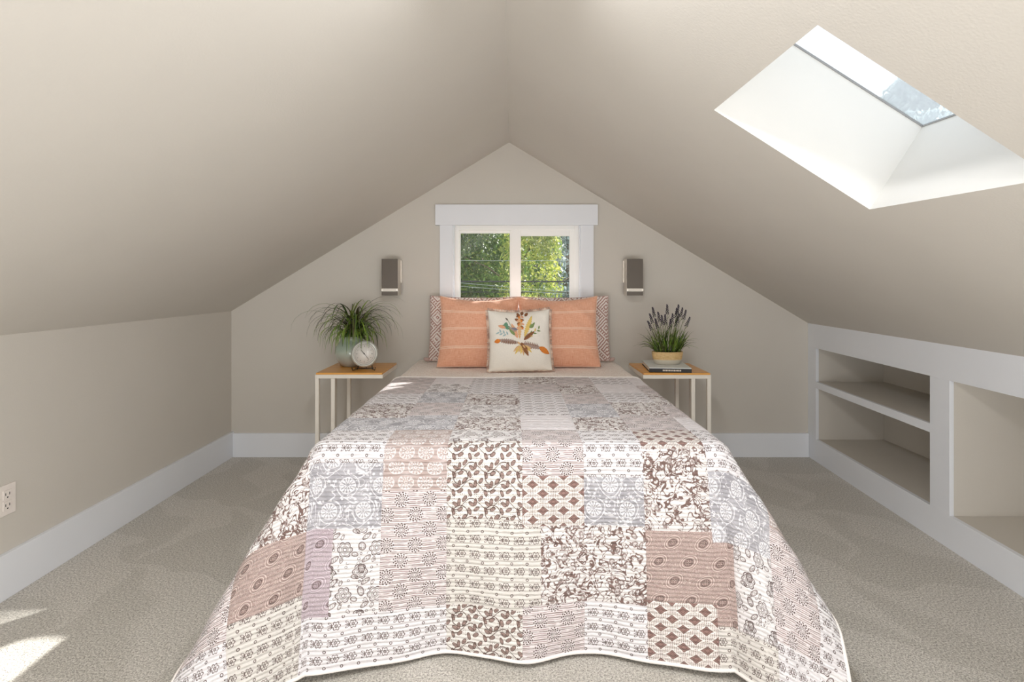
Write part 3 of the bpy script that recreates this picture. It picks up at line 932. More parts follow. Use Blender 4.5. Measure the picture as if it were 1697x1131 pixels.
# feathers: two long low ones, one upright plume, plus dark barred ones
stitch_leaf('feather', -.005, zc0 - .018, .120, .036, PI - .16, T_tau, notch=.2)
stitch_leaf('feather_tip', -.098, zc0 - .003, .032, .024, PI + .15, T_org, lift=.003)
stitch_leaf('feather', .005, zc0 - .022, .120, .034, -.22, T_tau, notch=.25)
stitch_leaf('feather_tip', .095, zc0 - .038, .060, .032, -.55, T_org, lift=.003)
stitch_leaf('feather', .005, zc0 - .015, .075, .034, PI - .55 + 2.6, T_brn, notch=.25, lift=.003)
stitch_leaf('feather', .018, zc0 - .005, .072, .032, .68, T_brn, notch=.25, lift=.003)
stitch_leaf('feather', -.002, zc0, .140, .030, PI / 2 - .02, T_tan, notch=.15)
for i in range(16):
    q = i / 15
    stitch_leaf('embroidered_leaf', .004 + .020 * math.sin(i * 2.4), zc0 + .045 + .075 * q, .020, .011, PI / 2 + 1.1 * math.sin(i * 2.4 + .3), (T_tan, T_org, T_pch, T_brn)[i % 4], lift=.0045)
for i in range(8):
    q = i / 7
    for sx in (-1, 1):
        stitch_leaf('embroidered_bar', sx * (.022 + .062 * q) , zc0 - .016 + (.008 * q if sx < 0 else -.014 * q) - .008, .016, .0035, PI / 2 - sx * .25, T_brn, lift=.0042)
for i in range(4):
    stitch_leaf('embroidered_bar', -.012 + .012 * i, zc0 - .012 - .008 * i, .020, .010, -.9, T_brn if i % 2 else T_tan, lift=.0048)
stitch_leaf('feather', -.012, zc0 + .005, .085, .034, PI / 2 + .34, T_pch, notch=.2, lift=.003)
stitch_leaf('feather', .022, zc0 + .010, .125, .034, PI / 2 - .34, T_yel, notch=.2, lift=.003)
for (x, z, an, L_, mt_) in ((-.02, zc0 + .04, 2.55, .045, T_tau), (-.025, zc0 + .02, 2.2, .05, T_grn), (-.01, zc0 + .05, 2.9, .035, thread('slate', (128, 126, 140))),
                            (.0, zc0 + .12, 1.9, .03, T_brn), (.012, zc0 + .13, 1.4, .03, T_brn), (.028, zc0 + .125, 1.0, .026, T_brn), (-.004, zc0 + .10, 2.6, .022, T_brn)):
    stitch_leaf('embroidered_leaf', x, z, L_, .018, an, mt_, lift=.004)
for (x, z, an) in ((-.072, zc0 + .060, .2), (-.070, zc0 + .066, 1.4), (-.066, zc0 + .062, 2.6)):
    stitch_leaf('embroidered_leaf', x, z, .026, .024, an, T_sg if False else T_teal, lift=.003)
stitch_leaf('embroidered_leaf', -.070, zc0 + .062, .040, .020, 2.85, T_pch, lift=.004)
stitch_leaf('embroidered_leaf', .048, zc0 + .060, .030, .024, .6, T_grn, lift=.003)
stitch_leaf('embroidered_leaf', .062, zc0 + .066, .026, .012, 1.0, T_grn, lift=.003)
for i in range(6):
    stitch_leaf('embroidered_leaf', .046 + i * .010, zc0 + .018 + i * .0065, .020, .009, .55 + (.85 if i % 2 else -.75), T_grn if i % 3 else T_yel, lift=.0025)
    stitch_leaf('embroidered_leaf', -.060 - i * .0085, zc0 + .024 + i * .003, .020, .009, 2.7 + (.85 if i % 2 else -.75), T_blu, lift=.0025)
for i in range(9):
    an = -2.35 + i * .22
    stitch_leaf('embroidered_leaf', -.005 + .004 * i, zc0 - .030, .042 + .008 * math.sin(i * 2.1), .013, an, T_yel if i % 2 else T_tan, lift=.0022)
MB().tube([csurf(-.03, zc0 + .045, .004), csurf(-.045, zc0 + .075, .003), csurf(-.058, zc0 + .105, .003)], .0012, 5).build('embroidered_stem', T_grn, t)
stitch_leaf('embroidered_leaf', -.056, zc0 + .100, .022, .009, 2.2, thread('dark_taupe', (120, 108, 100)), lift=.003)
# fringe
def fringe_mat():
    m, nt, b = new_mat('mottled_blush_fringe'); E.nt = nt
    b.inputs['Roughness'].default_value = .9
    tc = nt.nodes.new('ShaderNodeTexCoord')
    n = tex_noise(tc.outputs['Object'], 26, 2)
    r = nt.nodes.new('ShaderNodeValToRGB'); r.color_ramp.elements[0].position = .40; r.color_ramp.elements[0].color = srgb(176, 146, 132)
    r.color_ramp.elements[1].position = .58; r.color_ramp.elements[1].color = srgb(236, 216, 200)
    nt.links.new(n.s, r.inputs[0]); nt.links.new(r.outputs[0], b.inputs['Base Color'])
    return m
V, F = [], []
N_ = 900
for i in range(N_):
    q = i / N_ * 4; side = int(q); a = (q - side) * 2 - 1
    s, z_ = ((a, -1), (1, a), (-a, 1), (-1, -a))[side]
    out = Vector(((0, 0, -1), (1, 0, 0), (0, 0, 1), (-1, 0, 0))[side])
    tg = Vector((out.z, 0, -out.x))
    p = pillow_pt(s, z_, 1, cw, ch, 0, ear=ce)
    L_ = (.014 if side != 0 else .004) * random.uniform(.75, 1.15); w_ = .0011
    j = tg * random.uniform(-.004, .004) + Vector((0, random.uniform(-.006, .006), 0))
    q0, q1, q2 = p - out * .003, p + out * L_ * .55 + j * .5, p + out * L_ + j
    b_ = len(V)
    V += [tuple(q0 - tg * w_), tuple(q0 + tg * w_), tuple(q1 + tg * w_), tuple(q1 - tg * w_), tuple(q2 + tg * w_ * .8), tuple(q2 - tg * w_ * .8)]
    F += [(b_, b_ + 1, b_ + 2, b_ + 3), (b_ + 3, b_ + 2, b_ + 4, b_ + 5)]
o = obj('fringe', quads_mesh('fringe', V, F), fringe_mat(), t); o['kind'] = 'stuff'
so = o.modifiers.new('thickness', 'SOLIDIFY'); so.thickness = .0014

# ------------------------------------------------------------------ side tables
def bamboo_mat():
    m, nt, b = new_mat('honey_bamboo_top'); E.nt = nt
    b.inputs['Roughness'].default_value = .32; b.inputs['Coat Weight'].default_value = .25; b.inputs['Coat Roughness'].default_value = .2
    tc = nt.nodes.new('ShaderNodeTexCoord'); sp = nt.nodes.new('ShaderNodeSeparateXYZ'); nt.links.new(tc.outputs['Object'], sp.inputs[0])
    x, y = E(sp.outputs[0]), E(sp.outputs[1])
    g = tex_noise(combine(x * 2.0, y * 40.0), 6, 3)
    st = frac(floor_(y * 45.0) * .37)
    c = mixc(above(g * .6 + st * .4, .5, .5), srgb(222, 150, 52), srgb(240, 178, 84))
    c = mixc(band(frac(y * 45.0), 0.0, .05, .04) * .5, c, srgb(150, 92, 36))
    nt.links.new(c, b.inputs['Base Color'])
    return m
M_bamboo = bamboo_mat()
def table(loc, sgn, label):
    """C-shaped table; origin under the middle of the top; sgn = side of the legs (-1: legs at -x)"""
    t = thing('side_table', label, 'side table', loc, 0, 'white metal side tables with bamboo tops')
    w, d, z = .40, .40, .66
    MB().box(-w / 2 + .004, w / 2 - .004, -d / 2 + .004, d / 2 - .004, z - .010, z, .002).build('table_top', M_bamboo, t)
    fr_ = MB(); e = .022
    fr_.box(-w / 2, w / 2, -d / 2, -d / 2 + e, z - .032, z - .0105, .001)
    fr_.box(-w / 2, w / 2, d / 2 - e, d / 2, z - .032, z - .0105, .001)
    fr_.box(-w / 2, -w / 2 + e, -d / 2 + e, d / 2 - e, z - .032, z - .0105, .001)
    fr_.box(w / 2 - e, w / 2, -d / 2 + e, d / 2 - e, z - .032, z - .0105, .001)
    fr_.build('top_frame', M_cream, t)
    xo, xi = sgn * (w / 2 - e / 2), sgn * (w / 2 - .105)
    for x in (xo, xi):
        for y in (-d / 2 + e / 2, d / 2 - .085):
            MB().box(x - e / 2, x + e / 2, y - e / 2, y + e / 2, .022, z - .0325, .001).build('leg', M_cream, t)
    bf = MB()
    for y in (-d / 2 + e / 2, d / 2 - .085):
        bf.box(-w / 2 , w / 2, y - e / 2, y + e / 2, 0, .0215, .001)
    bf.box(xo - e / 2, xo + e / 2, -d / 2 + e, d / 2 - .085 - e / 2, 0, .0215, .001)
    bf.build('base_frame', M_cream, t)
    return t
table((-.963, 3.335, 0), -1, 'white metal side table with bamboo top holding a clock and a spiky potted grass')
table((.972, 3.325, 0), 1, 'white metal side table with bamboo top holding a grey book and a lavender planter')

# ------------------------------------------------------------------ wall sconces
M_sgrey = simple('charcoal_sconce_face', (98, 90, 82), .4, metal=.3, noise=.02, scale=8)
M_steel = simple('brushed_nickel', (214, 208, 200), .28, metal=.9, noise=.02, scale=60)
M_frost = simple('frosted_sconce_glass', (236, 230, 220), .25, noise=.01)
def sconce(x0, sgn, label):
    t = thing('wall_sconce', label, 'wall light', (x0, YB, 1.108), 0, 'charcoal wall sconces beside the window')
    w, D_, h = .106, .125, .242
    y0 = -D_
    MB().box(-w / 2, w / 2, y0, y0 + .008, .047, h, .0012).build('front_panel', M_sgrey, t)
    MB().box(-w / 2, w / 2, y0, y0 + .008, 0, .026, .0012).build('lower_panel', M_sgrey, t)
    MB().box(-w / 2 + .004, w / 2 - .004, y0 + .002, y0 + .012, .0265, .0465, .001).build('glass_strip', M_frost, t)
    b = MB()
    for sx in (-1, 1):
        x = sx * (w / 2 - .0015)
        b.box(x - .0015, x + .0015, y0 + .0085, -.020, .0, h, .0005)
    b.box(-w / 2 + .003, w / 2 - .003, y0 + .0085, -.020, h - .004, h - .001); b.box(-w / 2 + .003, w / 2 - .003, y0 + .0085, -.020, 0.001, .004)
    b.build('side_housing', M_steel, t)
    for sx in (-1, 1):
        MB().box(sx * (w / 2 - .004) - .006, sx * (w / 2 - .004) + .006, y0 - .004, y0 + .010, .029, .044, .001).build('clip', M_steel, t)
    MB().box(-w / 2 + .012 - sgn * .016, w / 2 - .012 - sgn * .016, -.0195, 0, .085, h - .006, .001).build('back_plate', M_steel, t)
sconce(-.811, -1, 'charcoal box wall sconce left of the window')
sconce(.815, 1, 'charcoal box wall sconce right of the window')

# ------------------------------------------------------------------ outlet
t = thing('wall_outlet', 'white double electrical outlet low on the left wall', 'outlet', (XL_, 2.018, .312))
MB().box(0, .006, -.036, .036, 0, .116, .002).build('cover_plate', M_outlet, t)
for z in (.020, .062):
    r = MB().box(.006, .0085, -.017, .017, z, z + .034, .0015).build('receptacle', M_outlet, t)
    s = MB()
    s.box(.0083, .0090, -.009, -.0065, z + .014, z + .024); s.box(.0083, .0090, .0065, .009, z + .014, z + .024); s.box(.0083, .0090, -.0025, .0025, z + .004, z + .009)
    s.build('slot', M_dark, r)

# ------------------------------------------------------------------ plants and objects on the tables
def blade_mesh(name, pts, wid, mat, parent, up=Vector((0, 0, 1))):
    V, F = [], []
    n = len(pts)
    for i, p in enumerate(pts):
        q = i / (n - 1)
        tg = (pts[min(i + 1, n - 1)] - pts[max(i - 1, 0)]).normalized()
        sd = tg.cross(up)
        if sd.length < .05: sd = tg.cross(Vector((1, 0, 0)))
        sd.normalize(); nr = sd.cross(tg)
        w_ = wid * min(1, .45 + q * 2.2) * (1 - q ** 2.6) + .0012
        V += [tuple(p - sd * w_ / 2), tuple(p + nr * w_ * -.18), tuple(p + sd * w_ / 2)]
    for i in range(n - 1):
        a = i * 3; F += [(a, a + 1, a + 4, a + 3), (a + 1, a + 2, a + 5, a + 4)]
    me = quads_mesh(name, V, F)
    me.polygons.foreach_set('use_smooth', np.ones(len(me.polygons), dtype=bool))
    return obj(name, me, mat, parent)
def leafmat(name, rgb, rgb2, rough=.45):
    m, nt, b = new_mat(name); E.nt = nt
    b.inputs['Roughness'].default_value = rough
    tc = nt.nodes.new('ShaderNodeTexCoord')
    n = tex_noise(tc.outputs['Object'], 18, 2)
    nt.links.new(mixc(above(n, .5, .25), srgb(*rgb), srgb(*rgb2)), b.inputs['Base Color'])
    return m
G1 = leafmat('olive_blade', (84, 104, 36), (124, 146, 58)); G2 = leafmat('bright_blade', (108, 146, 44), (150, 178, 78))
G3 = leafmat('dark_purple_green_blade', (58, 54, 38), (84, 84, 46)); G4 = leafmat('deep_green_blade', (50, 76, 30), (84, 112, 48))
# glazed pot with spiky grass
TZ = .66
def glaze():
    m, nt, b = new_mat('celadon_glaze'); E.nt = nt
    b.inputs['Roughness'].default_value = .15; b.inputs['Coat Weight'].default_value = .6
    tc = nt.nodes.new('ShaderNodeTexCoord'); sp = nt.nodes.new('ShaderNodeSeparateXYZ'); nt.links.new(tc.outputs['Object'], sp.inputs[0])
    z = E(sp.outputs[2]); n = tex_noise(tc.outputs['Object'], 30, 3)
    c = mixc(above(z + (n - .5) * .05, .075, .08), srgb(172, 175, 170), srgb(172, 188, 174))
    nt.links.new(c, b.inputs['Base Color']); return m
pot = thing('potted_grass', 'arching spiky grass in a pale green glazed pot behind the clock', 'potted plant', (-1.024, 3.415, TZ))
MB().lathe([(0, 0), (.066, 0), (.074, .004), (.101, .045), (.111, .085), (.105, .122), (.086, .150), (.074, .166), (.076, .186), (.080, .190), (.075, .192), (.069, .186), (.066, .160), (0, .158)], 36).build('pot', glaze(), pot)
MB().lathe([(0, .172), (.03, .176), (.0615, .168)], 20).build('soil', simple('dark_moss', (48, 44, 34), .95, noise=.3, scale=80, bump=.004), pot)
NB = 180
for i in range(NB):
    az = random.uniform(0, 2 * PI)
    base = Vector((random.uniform(-.035, .035), random.uniform(-.035, .035), .17))
    if i % 2: base.x += .022
    if i >= 140: az = random.uniform(PI * 1.15, PI * 1.85); base.y = -.03
    L_ = random.uniform(.28, .52)
    el0 = random.uniform(1.0, 1.5)
    if i < 50: L_ = random.uniform(.20, .32); el0 = random.uniform(.7, 1.2)
    if i >= 140: L_ = random.uniform(.20, .34); el0 = random.uniform(.9, 1.4)
    p = base.copy(); pts = [p.copy()]; el = el0; n = 11
    droop = random.uniform(2.4, 3.5) + (0.8 if i >= 140 else 0) + (0.6 if i < 50 else 0)
    for k in range(n):
        st = L_ / n
        d = Vector((math.cos(az) * math.cos(el), math.sin(az) * math.cos(el), math.sin(el)))
        p = p + d * st; 
        p.y = min(p.y, YB - .03 - 3.415)
        pts.append(p.copy())
        el -= droop / n * (0.45 + 1.1 * k / n)
        el = max(el, -1.45)
    # keep clear of the pot wall
    for q in pts:
        r_ = math.hypot(q.x, q.y)
        if q.z < .19 and r_ > .055 and r_ < .119:
            q.x *= .122 / r_; q.y *= .122 / r_
        if q.z < .006: q.z = .006
    blade_mesh('leaf', pts, random.uniform(.0065, .0120) if i >= 50 else random.uniform(.009, .015), (G1, G2, G3, G3, G4, G3)[i % 6] if 50 <= i < 140 else (G1, G2, G2, G4, G1)[i % 5], pot)

# clock on a wire easel
M_clockface = simple('white_clock_face', (226, 223, 218), .3, coat=.5)
M_clockrim = simple('brushed_pale_rim', (196, 198, 192), .35, metal=.4)
clock = thing('clock', 'small round white desk clock on a black wire easel', 'clock', (-.900, 3.245, TZ), .06)
TL = Matrix.Translation((0, 0, .098)) @ Matrix.Rotation(PI / 2 - .14, 4, 'X')
MB().lathe([(0, -.010), (.066, -.010), (.079, -.006), (.082, .0), (.080, .008), (.072, .012), (.067, .012), (.066, .0085), (.0, .0085)], 48).transform(TL).build('clock_case', M_clockrim, clock)
MB().lathe([(0, .0087), (.0655, .0087), (.0655, .0095), (0, .0096)], 48).transform(TL).build('clock_face', M_clockface, clock)
MB().lathe([(.0560, .0096), (.0560, .0104), (.0572, .0104), (.0572, .0096)], 48).transform(TL).build('minute_ring', simple('fine_grey_print', (150, 146, 142), .5), clock)
tk = MB()
for k in range(12):
    a = k * PI / 6; c_, s_ = math.cos(a), math.sin(a)
    L_ = .009 if k % 3 == 0 else .006
    Mk = TL @ Matrix.Rotation(a, 4, 'Z')
    tk.box(.046 - L_ / 2, .046 + L_ / 2, -.0013, .0013, .0097, .0104, M=Mk)
tk.build('hour_marks', simple('grey_print', (120, 116, 114), .5), clock)
h1 = MB(); h1.box(-.004, .030, -.0016, .0016, .0108, .0114, M=TL @ Matrix.Rotation(2.3, 4, 'Z')); h1.build('hour_hand', M_dark, clock)
h2 = MB(); h2.box(-.006, .044, -.0011, .0011, .0116, .0122, M=TL @ Matrix.Rotation(-.9, 4, 'Z')); h2.build('minute_hand', M_dark, clock)
MB().lathe([(0, .0125), (.0035, .0125), (.0035, .0097)], 12).transform(TL).build('hub', M_dark, clock)
for sx in (-1, 1):
    MB().tube([(sx * .030, .040, .075), (sx * .045, .005, .004), (sx * .066, -.030, .003), (sx * .070, -.030, .020)], .0028, 6).build('easel_leg', M_black, clock)
MB().tube([(-.055, -.010, .012), (0, -.006, .0105), (.055, -.010, .012)], .0028, 6).build('easel_bar', M_black, clock)
MB().tube([(.0, .030, .11), (.0, .052, .004)], .0026, 6).build('easel_strut', M_black, clock)

# book
M_cover = simple('pale_grey_book_cover', (224, 228, 226), .5, noise=.02, scale=30)
M_pages = simple('book_pages', (232, 226, 214), .8, noise=.04, scale=200)
M_spine = simple('black_book_spine', (32, 30, 32), .5)
book = thing('book', 'pale grey hardcover book with black edges under the lavender planter', 'book', (.955, 3.30, TZ), -.10)
bw, bd, bh = .245, .30, .028
MB().box(-bw / 2, bw / 2, -bd / 2, bd / 2, bh - .005, bh, .001).build('front_cover', M_cover, book)
MB().box(-bw / 2, bw / 2, -bd / 2, bd / 2, 0, .004, .001).build('back_cover', M_spine, book)
MB().box(-bw / 2 + .004, bw / 2 - .004, -bd / 2 + .006, bd / 2 - .004, .0042, bh - .0052).build('page_block', M_pages, book)
sp_ = MB().box(-bw / 2, bw / 2, -bd / 2 - .003, -bd / 2 + .0055, .001, bh - .0055, .001).build('spine', M_spine, book)
ltr = MB()
x = -.045
while x < .060:
    w_ = random.uniform(.004, .008); ltr.box(x, x + w_, -bd / 2 - .0036, -bd / 2 - .0029, .008, .017); x += w_ + .003
ltr.build('spine_lettering', M_pages, book)

# lavender planter
def woodbowl():
    m, nt, b = new_mat('whitewashed_wood_planter'); E.nt = nt
    b.inputs['Roughness'].default_value = .6
    tc = nt.nodes.new('ShaderNodeTexCoord'); sp = nt.nodes.new('ShaderNodeSeparateXYZ'); nt.links.new(tc.outputs['Object'], sp.inputs[0])
    x, z = E(sp.outputs[0]), E(sp.outputs[2])
    n = tex_noise(combine(x * 3.0, z * 30.0), 12, 3)
    wood = mixc(above(n, .5, .3), srgb(204, 168, 112), srgb(226, 198, 148))
    crack = max_(band(frac(x * 22.0 + floor_(z * 90.0) * .43), .5, .03, .03), band(frac(z * 90.0), .5, .08, .06)) * .5
    wood = mixc(crack * .6, wood, srgb(150, 112, 70))
    nt.links.new(mixc(below(z + (n - .5) * .012, .030, .008), wood, srgb(200, 194, 180)), b.inputs['Base Color'])
    return m
PZ = TZ + bh
pl = thing('lavender_planter', 'oval wooden planter of lavender and grass standing on the grey book', 'potted plant', (.965, 3.300, PZ))
MB().lathe([(0, 0), (.070, 0), (.078, .004), (.088, .030), (.095, .060), (.096, .078), (.091, .079), (.088, .070), (0, .068)], 40, sx=1, sy=.55).build('planter_bowl', woodbowl(), pl)
MB().lathe([(0, .080), (.05, .078), (.0865, .0705)], 24, sx=1, sy=.55).build('moss', simple('dark_green_moss', (44, 48, 26), .95, noise=.4, scale=90, bump=.005), pl)
for i in range(150):
    q = random.uniform(-1, 1)
    base = Vector((q * .078, random.uniform(-.034, .034), .078))
    short = i % 3
    L_ = random.uniform(.10, .17)
    outw = q + random.uniform(-.5, .5)
    az = 0 if outw > 0 else PI
    az += random.uniform(-.8, .8)
    el = 1.5 - abs(outw) * random.uniform(.35, .75); p = base.copy(); pts = [p.copy()]; n = 8
    dr = random.uniform(.2, .8) if abs(outw) < .8 else random.uniform(1.0, 2.0)
    if abs(outw) > 1.0: L_ *= 1.1
    for k in range(n):
        d = Vector((math.cos(az) * math.cos(el), math.sin(az) * math.cos(el), math.sin(el))); p = p + d * L_ / n; pts.append(p.copy()); el -= dr / n * (.4 + 1.2 * k / n)
    mt_ = (G2, G1, G4)[i % 3] if i > 60 else (G3, G4, G2)[i % 3]
    blade_mesh('leaf', pts, random.uniform(.0055, .0095), mt_, pl)
M_lav = simple('dusky_lavender_bud', (58, 50, 66), .8, noise=.3, scale=150)
M_stem = simple('green_stem', (96, 112, 58), .7)
heads = [(-.085, .275, -.20), (-.100, .235, -.35), (-.055, .245, -.1), (-.035, .225, .05), (.002, .290, .03), (.025, .235, .15), (-.005, .225, 0), (.050, .270, -.05),
         (.066, .290, .12), (.088, .272, .18), (.105, .258, .30), (.075, .235, .1), (.125, .215, .50), (-.105, .190, -.8), (.055, .215, 0), (-.070, .205, -.2), (.02, .20, .1)]
for (hx, hz, ln) in heads:
    by_ = random.uniform(-.03, .03)
    b_ = Vector((hx * .45, by_ * .6, .078)); tip = Vector((hx, by_ + random.uniform(-.01, .01), hz + .078 - .03))
    mid = (b_ + tip) / 2 + Vector((0, 0, .012))
    st = MB().tube([b_, mid, tip], [.0016, .0013, .001], 6).build('flower_stem', M_stem, pl)
    bd_ = MB(); dirv = (tip - mid).normalized(); a_ = dirv.cross(Vector((0, 1, 0))).normalized(); c_ = dirv.cross(a_)
    for k in range(22):
        qq = k / 22; rr = .0075 * (1 - qq * .75); an = k * 2.4
        pos = tip - dirv * (.030 - qq * .062) + (a_ * math.cos(an) + c_ * math.sin(an)) * rr
        bd_.tube([pos - dirv * .004, pos + (a_ * math.cos(an) + c_ * math.sin(an)) * .0015, pos + dirv * .005], [.0012, .0036, .0008], 5)
    bd_.build('flower_head', M_lav, st)
    lf = MB()
    for k in range(4):
        q = .35 + k * .14; pp = b_.lerp(tip, q); sd = 1 if k % 2 else -1
        blade_mesh('leaf', [pp, pp + Vector((sd * .010, .002, .012)), pp + Vector((sd * .016, .003, .026))], .005, (G2, G1)[k % 2], st)
    lf.bm.free()

# ------------------------------------------------------------------ outside: trees, wires, roof
def foliage(name, crowns, n, size, mat, label, cat='tree', group=None, root=(0, 0, -4.0), trunk=None):
    t = thing(name, label, cat, root, 0, group)
    R0 = Vector(root)
    P_ = []
    tot = sum(c[3] * c[4] for c in crowns)
    cc = []; 
    for (x, y, z, rx_, rz_) in crowns:
        k = int(n * rx_ * rz_ / tot)
        d = rng.normal(size=(k, 3)); d /= np.linalg.norm(d, axis=1)[:, None]
        r_ = rng.uniform(.35, 1.0, size=(k, 1)) ** .6
        cc.append(np.array([x, y, z]) + d * r_ * np.array([rx_, rx_ * .8, rz_]))
    C = np.concatenate(cc) - np.array(root)
    k = len(C)
    a = rng.normal(size=(k, 3)); a[:, 2] -= .8; a /= np.linalg.norm(a, axis=1)[:, None]
    b = np.cross(a, rng.normal(size=(k, 3))); b /= np.linalg.norm(b, axis=1)[:, None]
    s = size * rng.uniform(.5, 1.3, size=(k, 1))
    # pointed leaf: quad rhombus
    V = np.stack([C - a * s, C + b * s * .38, C + a * s, C - b * s * .38], axis=1).reshape(-1, 3)
    F = np.arange(4 * k).reshape(-1, 4)
    o = obj('foliage', quads_mesh('foliage', V, F), mat, t); o['kind'] = 'stuff'
    if trunk:
        m = MB()
        bark = simple('bark', (92, 78, 62), .9, noise=.2, scale=10)
        if isinstance(trunk, list):
            m.tube([Vector(p[:3]) - R0 for p in trunk], [p[3] for p in trunk], 10).tube([Vector((21.55, 24.9, 7.5)) - R0, Vector((19.0, 24.5, 9.4)) - R0], [.1, .03], 6)
            m.build('trunk', bark, t); return t
        x, y, r_, top = trunk
        m.tube([Vector((x, y, root[2])) - R0, Vector((x + .1, y, (root[2] + top) / 2)) - R0, Vector((x, y, top)) - R0], [r_, r_ * .7, r_ * .25], 10)
        for k in range(9):
            z0 = root[2] + (top - root[2]) * (.35 + .06 * k); an = k * 2.3; L_ = 1.7 - k * .08
            m.tube([Vector((x, y, z0)) - R0, Vector((x + math.cos(an) * L_ * .5, y + math.sin(an) * L_ * .5, z0 + .5)) - R0, Vector((x + math.cos(an) * L_, y + math.sin(an) * L_, z0 + .8)) - R0], [r_ * .35, r_ * .2, r_ * .06], 6)
        m.build('trunk', bark, t)
    return t
def fol_mat(name, c1, c2, c3):
    m, nt, b = new_mat(name); E.nt = nt
    b.inputs['Roughness'].default_value = .5
    tc = nt.nodes.new('ShaderNodeTexCoord')
    n = tex_noise(tc.outputs['Object'], 1.6, 3); n2 = tex_noise(tc.outputs['Object'], 9, 2)
    c = mixc(above(n * .6 + n2 * .4, .5, .16), srgb(*c1), srgb(*c2)); c = mixc(above(n2, .62, .1), c, srgb(*c3))
    nt.links.new(c, b.inputs['Base Color'])
    tr = nt.nodes.new('ShaderNodeBsdfTranslucent'); nt.links.new(c, tr.inputs[0])
    mx = nt.nodes.new('ShaderNodeMixShader'); mx.inputs[0].default_value = .4
    out = nt.nodes['Material Output']
    nt.links.new(b.outputs[0], mx.inputs[1]); nt.links.new(tr.outputs[0], mx.inputs[2]); nt.links.new(mx.outputs[0], out.inputs[0])
    return m
F1 = fol_mat('cedar_foliage', (62, 96, 50), (104, 138, 66), (160, 174, 88))
F2 = fol_mat('yellow_green_foliage', (112, 138, 60), (186, 192, 94), (220, 216, 136))
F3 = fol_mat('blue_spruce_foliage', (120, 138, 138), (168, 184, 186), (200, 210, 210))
foliage('cedar_tree', [(-2.6, 13.5, 1.0, 1.9, 4.2), (-.9, 13.0, 2.0, 1.4, 4.0), (-1.8, 13.0, -1.2, 2.2, 2.4), (-4.2, 13.4, .5, 1.6, 3.6), (-1.1, 13.2, 5, .8, 2), (-1.0, 13.3, 1.6, 1.2, 1.6)], 80000, .070, F1, 'dense dark green tree filling the left window pane', trunk=(-1.9, 13.4, .3, 5.5), root=(-1.9, 13.4, -4))
foliage('yellow_green_tree', [(.38, 10.8, 1.4, .66, 2.9), (.60, 10.8, 2.9, .50, 1.4), (.2, 10.7, -1.1, 1.0, 1.7), (.95, 10.9, -.9, .7, 1.4)], 22000, .055, F2, 'sunlit yellow green tree in the right window pane', trunk=(.14, 11.3, .06, 4.5), root=(.55, 10.9, -4))
foliage('spruce_tree', [(1.95, 19, 1.5, .95, 2.6), (1.95, 19, 3.4, .5, 1.2), (2.0, 19, -.6, 1.3, 1.6)], 7000, .09, F3, 'pale blue green spruce at the right edge of the window', trunk=(1.95, 19.1, .12, 4.6), root=(1.95, 19.1, -4))
foliage('cedar_tree', [(3.9, 24, .4, 2.6, 3.0), (.3, 23.5, .4, 2.8, 3.0), (-3.5, 24, .4, 2.8, 3), (3.9, 26, 1.0, 2.6, 3.0), (-1.0, 26, 1.0, 3, 3.0)], 40000, .11, F1, 'distant dark trees behind the spruce', trunk=(.5, 24, .25, 2.4), root=(.5, 24, -4))
foliage('birch_tree', [(10.6, 13.6, 4.4, 1.5, 1.2), (12.0, 13.8, 3.2, 2.0, 1.8), (12.9, 13.6, 7.4, 1.2, 1.8), (11.9, 13.9, 10.4, 1.3, 1.3), (11.9, 13.9, 10.4, .9, 1.0)], 17000, .13, F3, 'hazy tree top at the lowest corner of the skylight', trunk=(13.0, 13.3, .22, 11), root=(13.0, 13.3, -4))  # lower crowns show in the skylight; unseen top crowns added to shade it
foliage('added_shade_tree', [(16.6, 24.66, 15.0, 1.45, 1.6), (16.6, 24.66, 15.0, 1.2, 1.2), (19.0, 24.5, 9.4, 1.9, 1.5), (20.9, 24.7, 8.6, 1.5, 1.4)], 32000, .13, F3, 'added tall pale tree, upper crown shading the window, lower crown hazy through the skylight', trunk=[(21.5, 24.9, -4, .24), (21.6, 24.9, 5, .18), (21.5, 24.9, 11.5, .13), (19.2, 24.8, 13.7, .09), (16.8, 24.7, 15.0, .03)], root=(21.5, 24.9, -4))  # upper crown added out of view to block sun through the window's left part
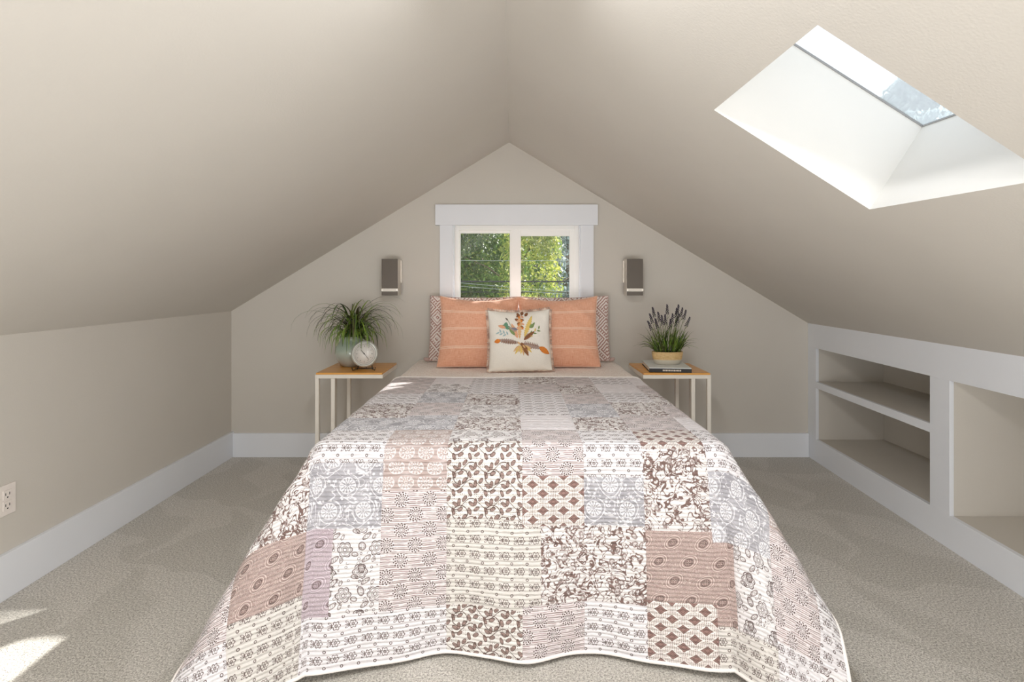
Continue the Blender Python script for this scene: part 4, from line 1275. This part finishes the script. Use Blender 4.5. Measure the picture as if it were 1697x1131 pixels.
M_wire = simple('black_power_cable', (40, 44, 50), .6); M_wire2 = simple('pale_telephone_wire', (158, 168, 162), .6)
def wire(y, z0, z1, r, mat, lab, sag=.08):
    P_ = [(-7 + 14 * i / 24, y, z0 + (z1 - z0) * i / 24 - sag * math.sin(PI * i / 24)) for i in range(25)]
    return tag(MB().tube(P_, r, 6).build('power_cable' if mat is M_wire else 'telephone_wire', mat), lab, 'cable', 'overhead wires crossing outside the window')
wire(9.5, 1.28, 1.28, .014, M_wire, 'thick black overhead cable crossing outside the window')
wire(9.6, 1.09, 1.09, .010, M_wire, 'thinner black overhead cable below the thick one outside')
wire(9.3, 1.77, .59, .0045, M_wire2, 'pale wire sloping down to the right just under the thick cable')
wire(9.25, 1.65, .61, .0045, M_wire2, 'lowest pale wire sloping down to the right outside the window')
wire(9.4, 1.66, 1.64, .005, M_wire2, 'thin pale wire crossing the trees highest up outside the window')
# neighbour's roof gable at the bottom of the right pane
nb = thing('neighbour_house', 'small pale roof gable low in the right window pane', 'house', (1.25, 14.8, -4))
MB().hexa([(-2, 0, 0), (2, 0, 0), (2, 2, 0), (-2, 2, 0), (-2, 0, 3.6), (2, 0, 3.6), (2, 2, 3.6), (-2, 2, 3.6)]).build('house_wall', simple('pale_siding', (206, 204, 198), .8), nb)
gm = MB()
gm.hexa([(-2.2, -.2, 3.62), (0, -.2, 4.55), (0, 2.2, 4.55), (-2.2, 2.2, 3.62), (-2.2, -.2, 3.72), (0, -.2, 4.67), (0, 2.2, 4.67), (-2.2, 2.2, 3.72)])
gm.hexa([(0, -.2, 4.55), (2.2, -.2, 3.62), (2.2, 2.2, 3.62), (0, 2.2, 4.55), (0, -.2, 4.67), (2.2, -.2, 3.72), (2.2, 2.2, 3.72), (0, 2.2, 4.67)])
gm.build('roof', simple('grey_shingle_roof', (170, 170, 170), .9, noise=.1, scale=20), nb)
g = MB().box(-40, 40, 4.5, 60, -4.1, -4.0).build('floor_outside', simple('outdoor_lawn', (96, 112, 66), .95, noise=.2, scale=.8)); g.name = 'ground'; g['kind'] = 'structure'
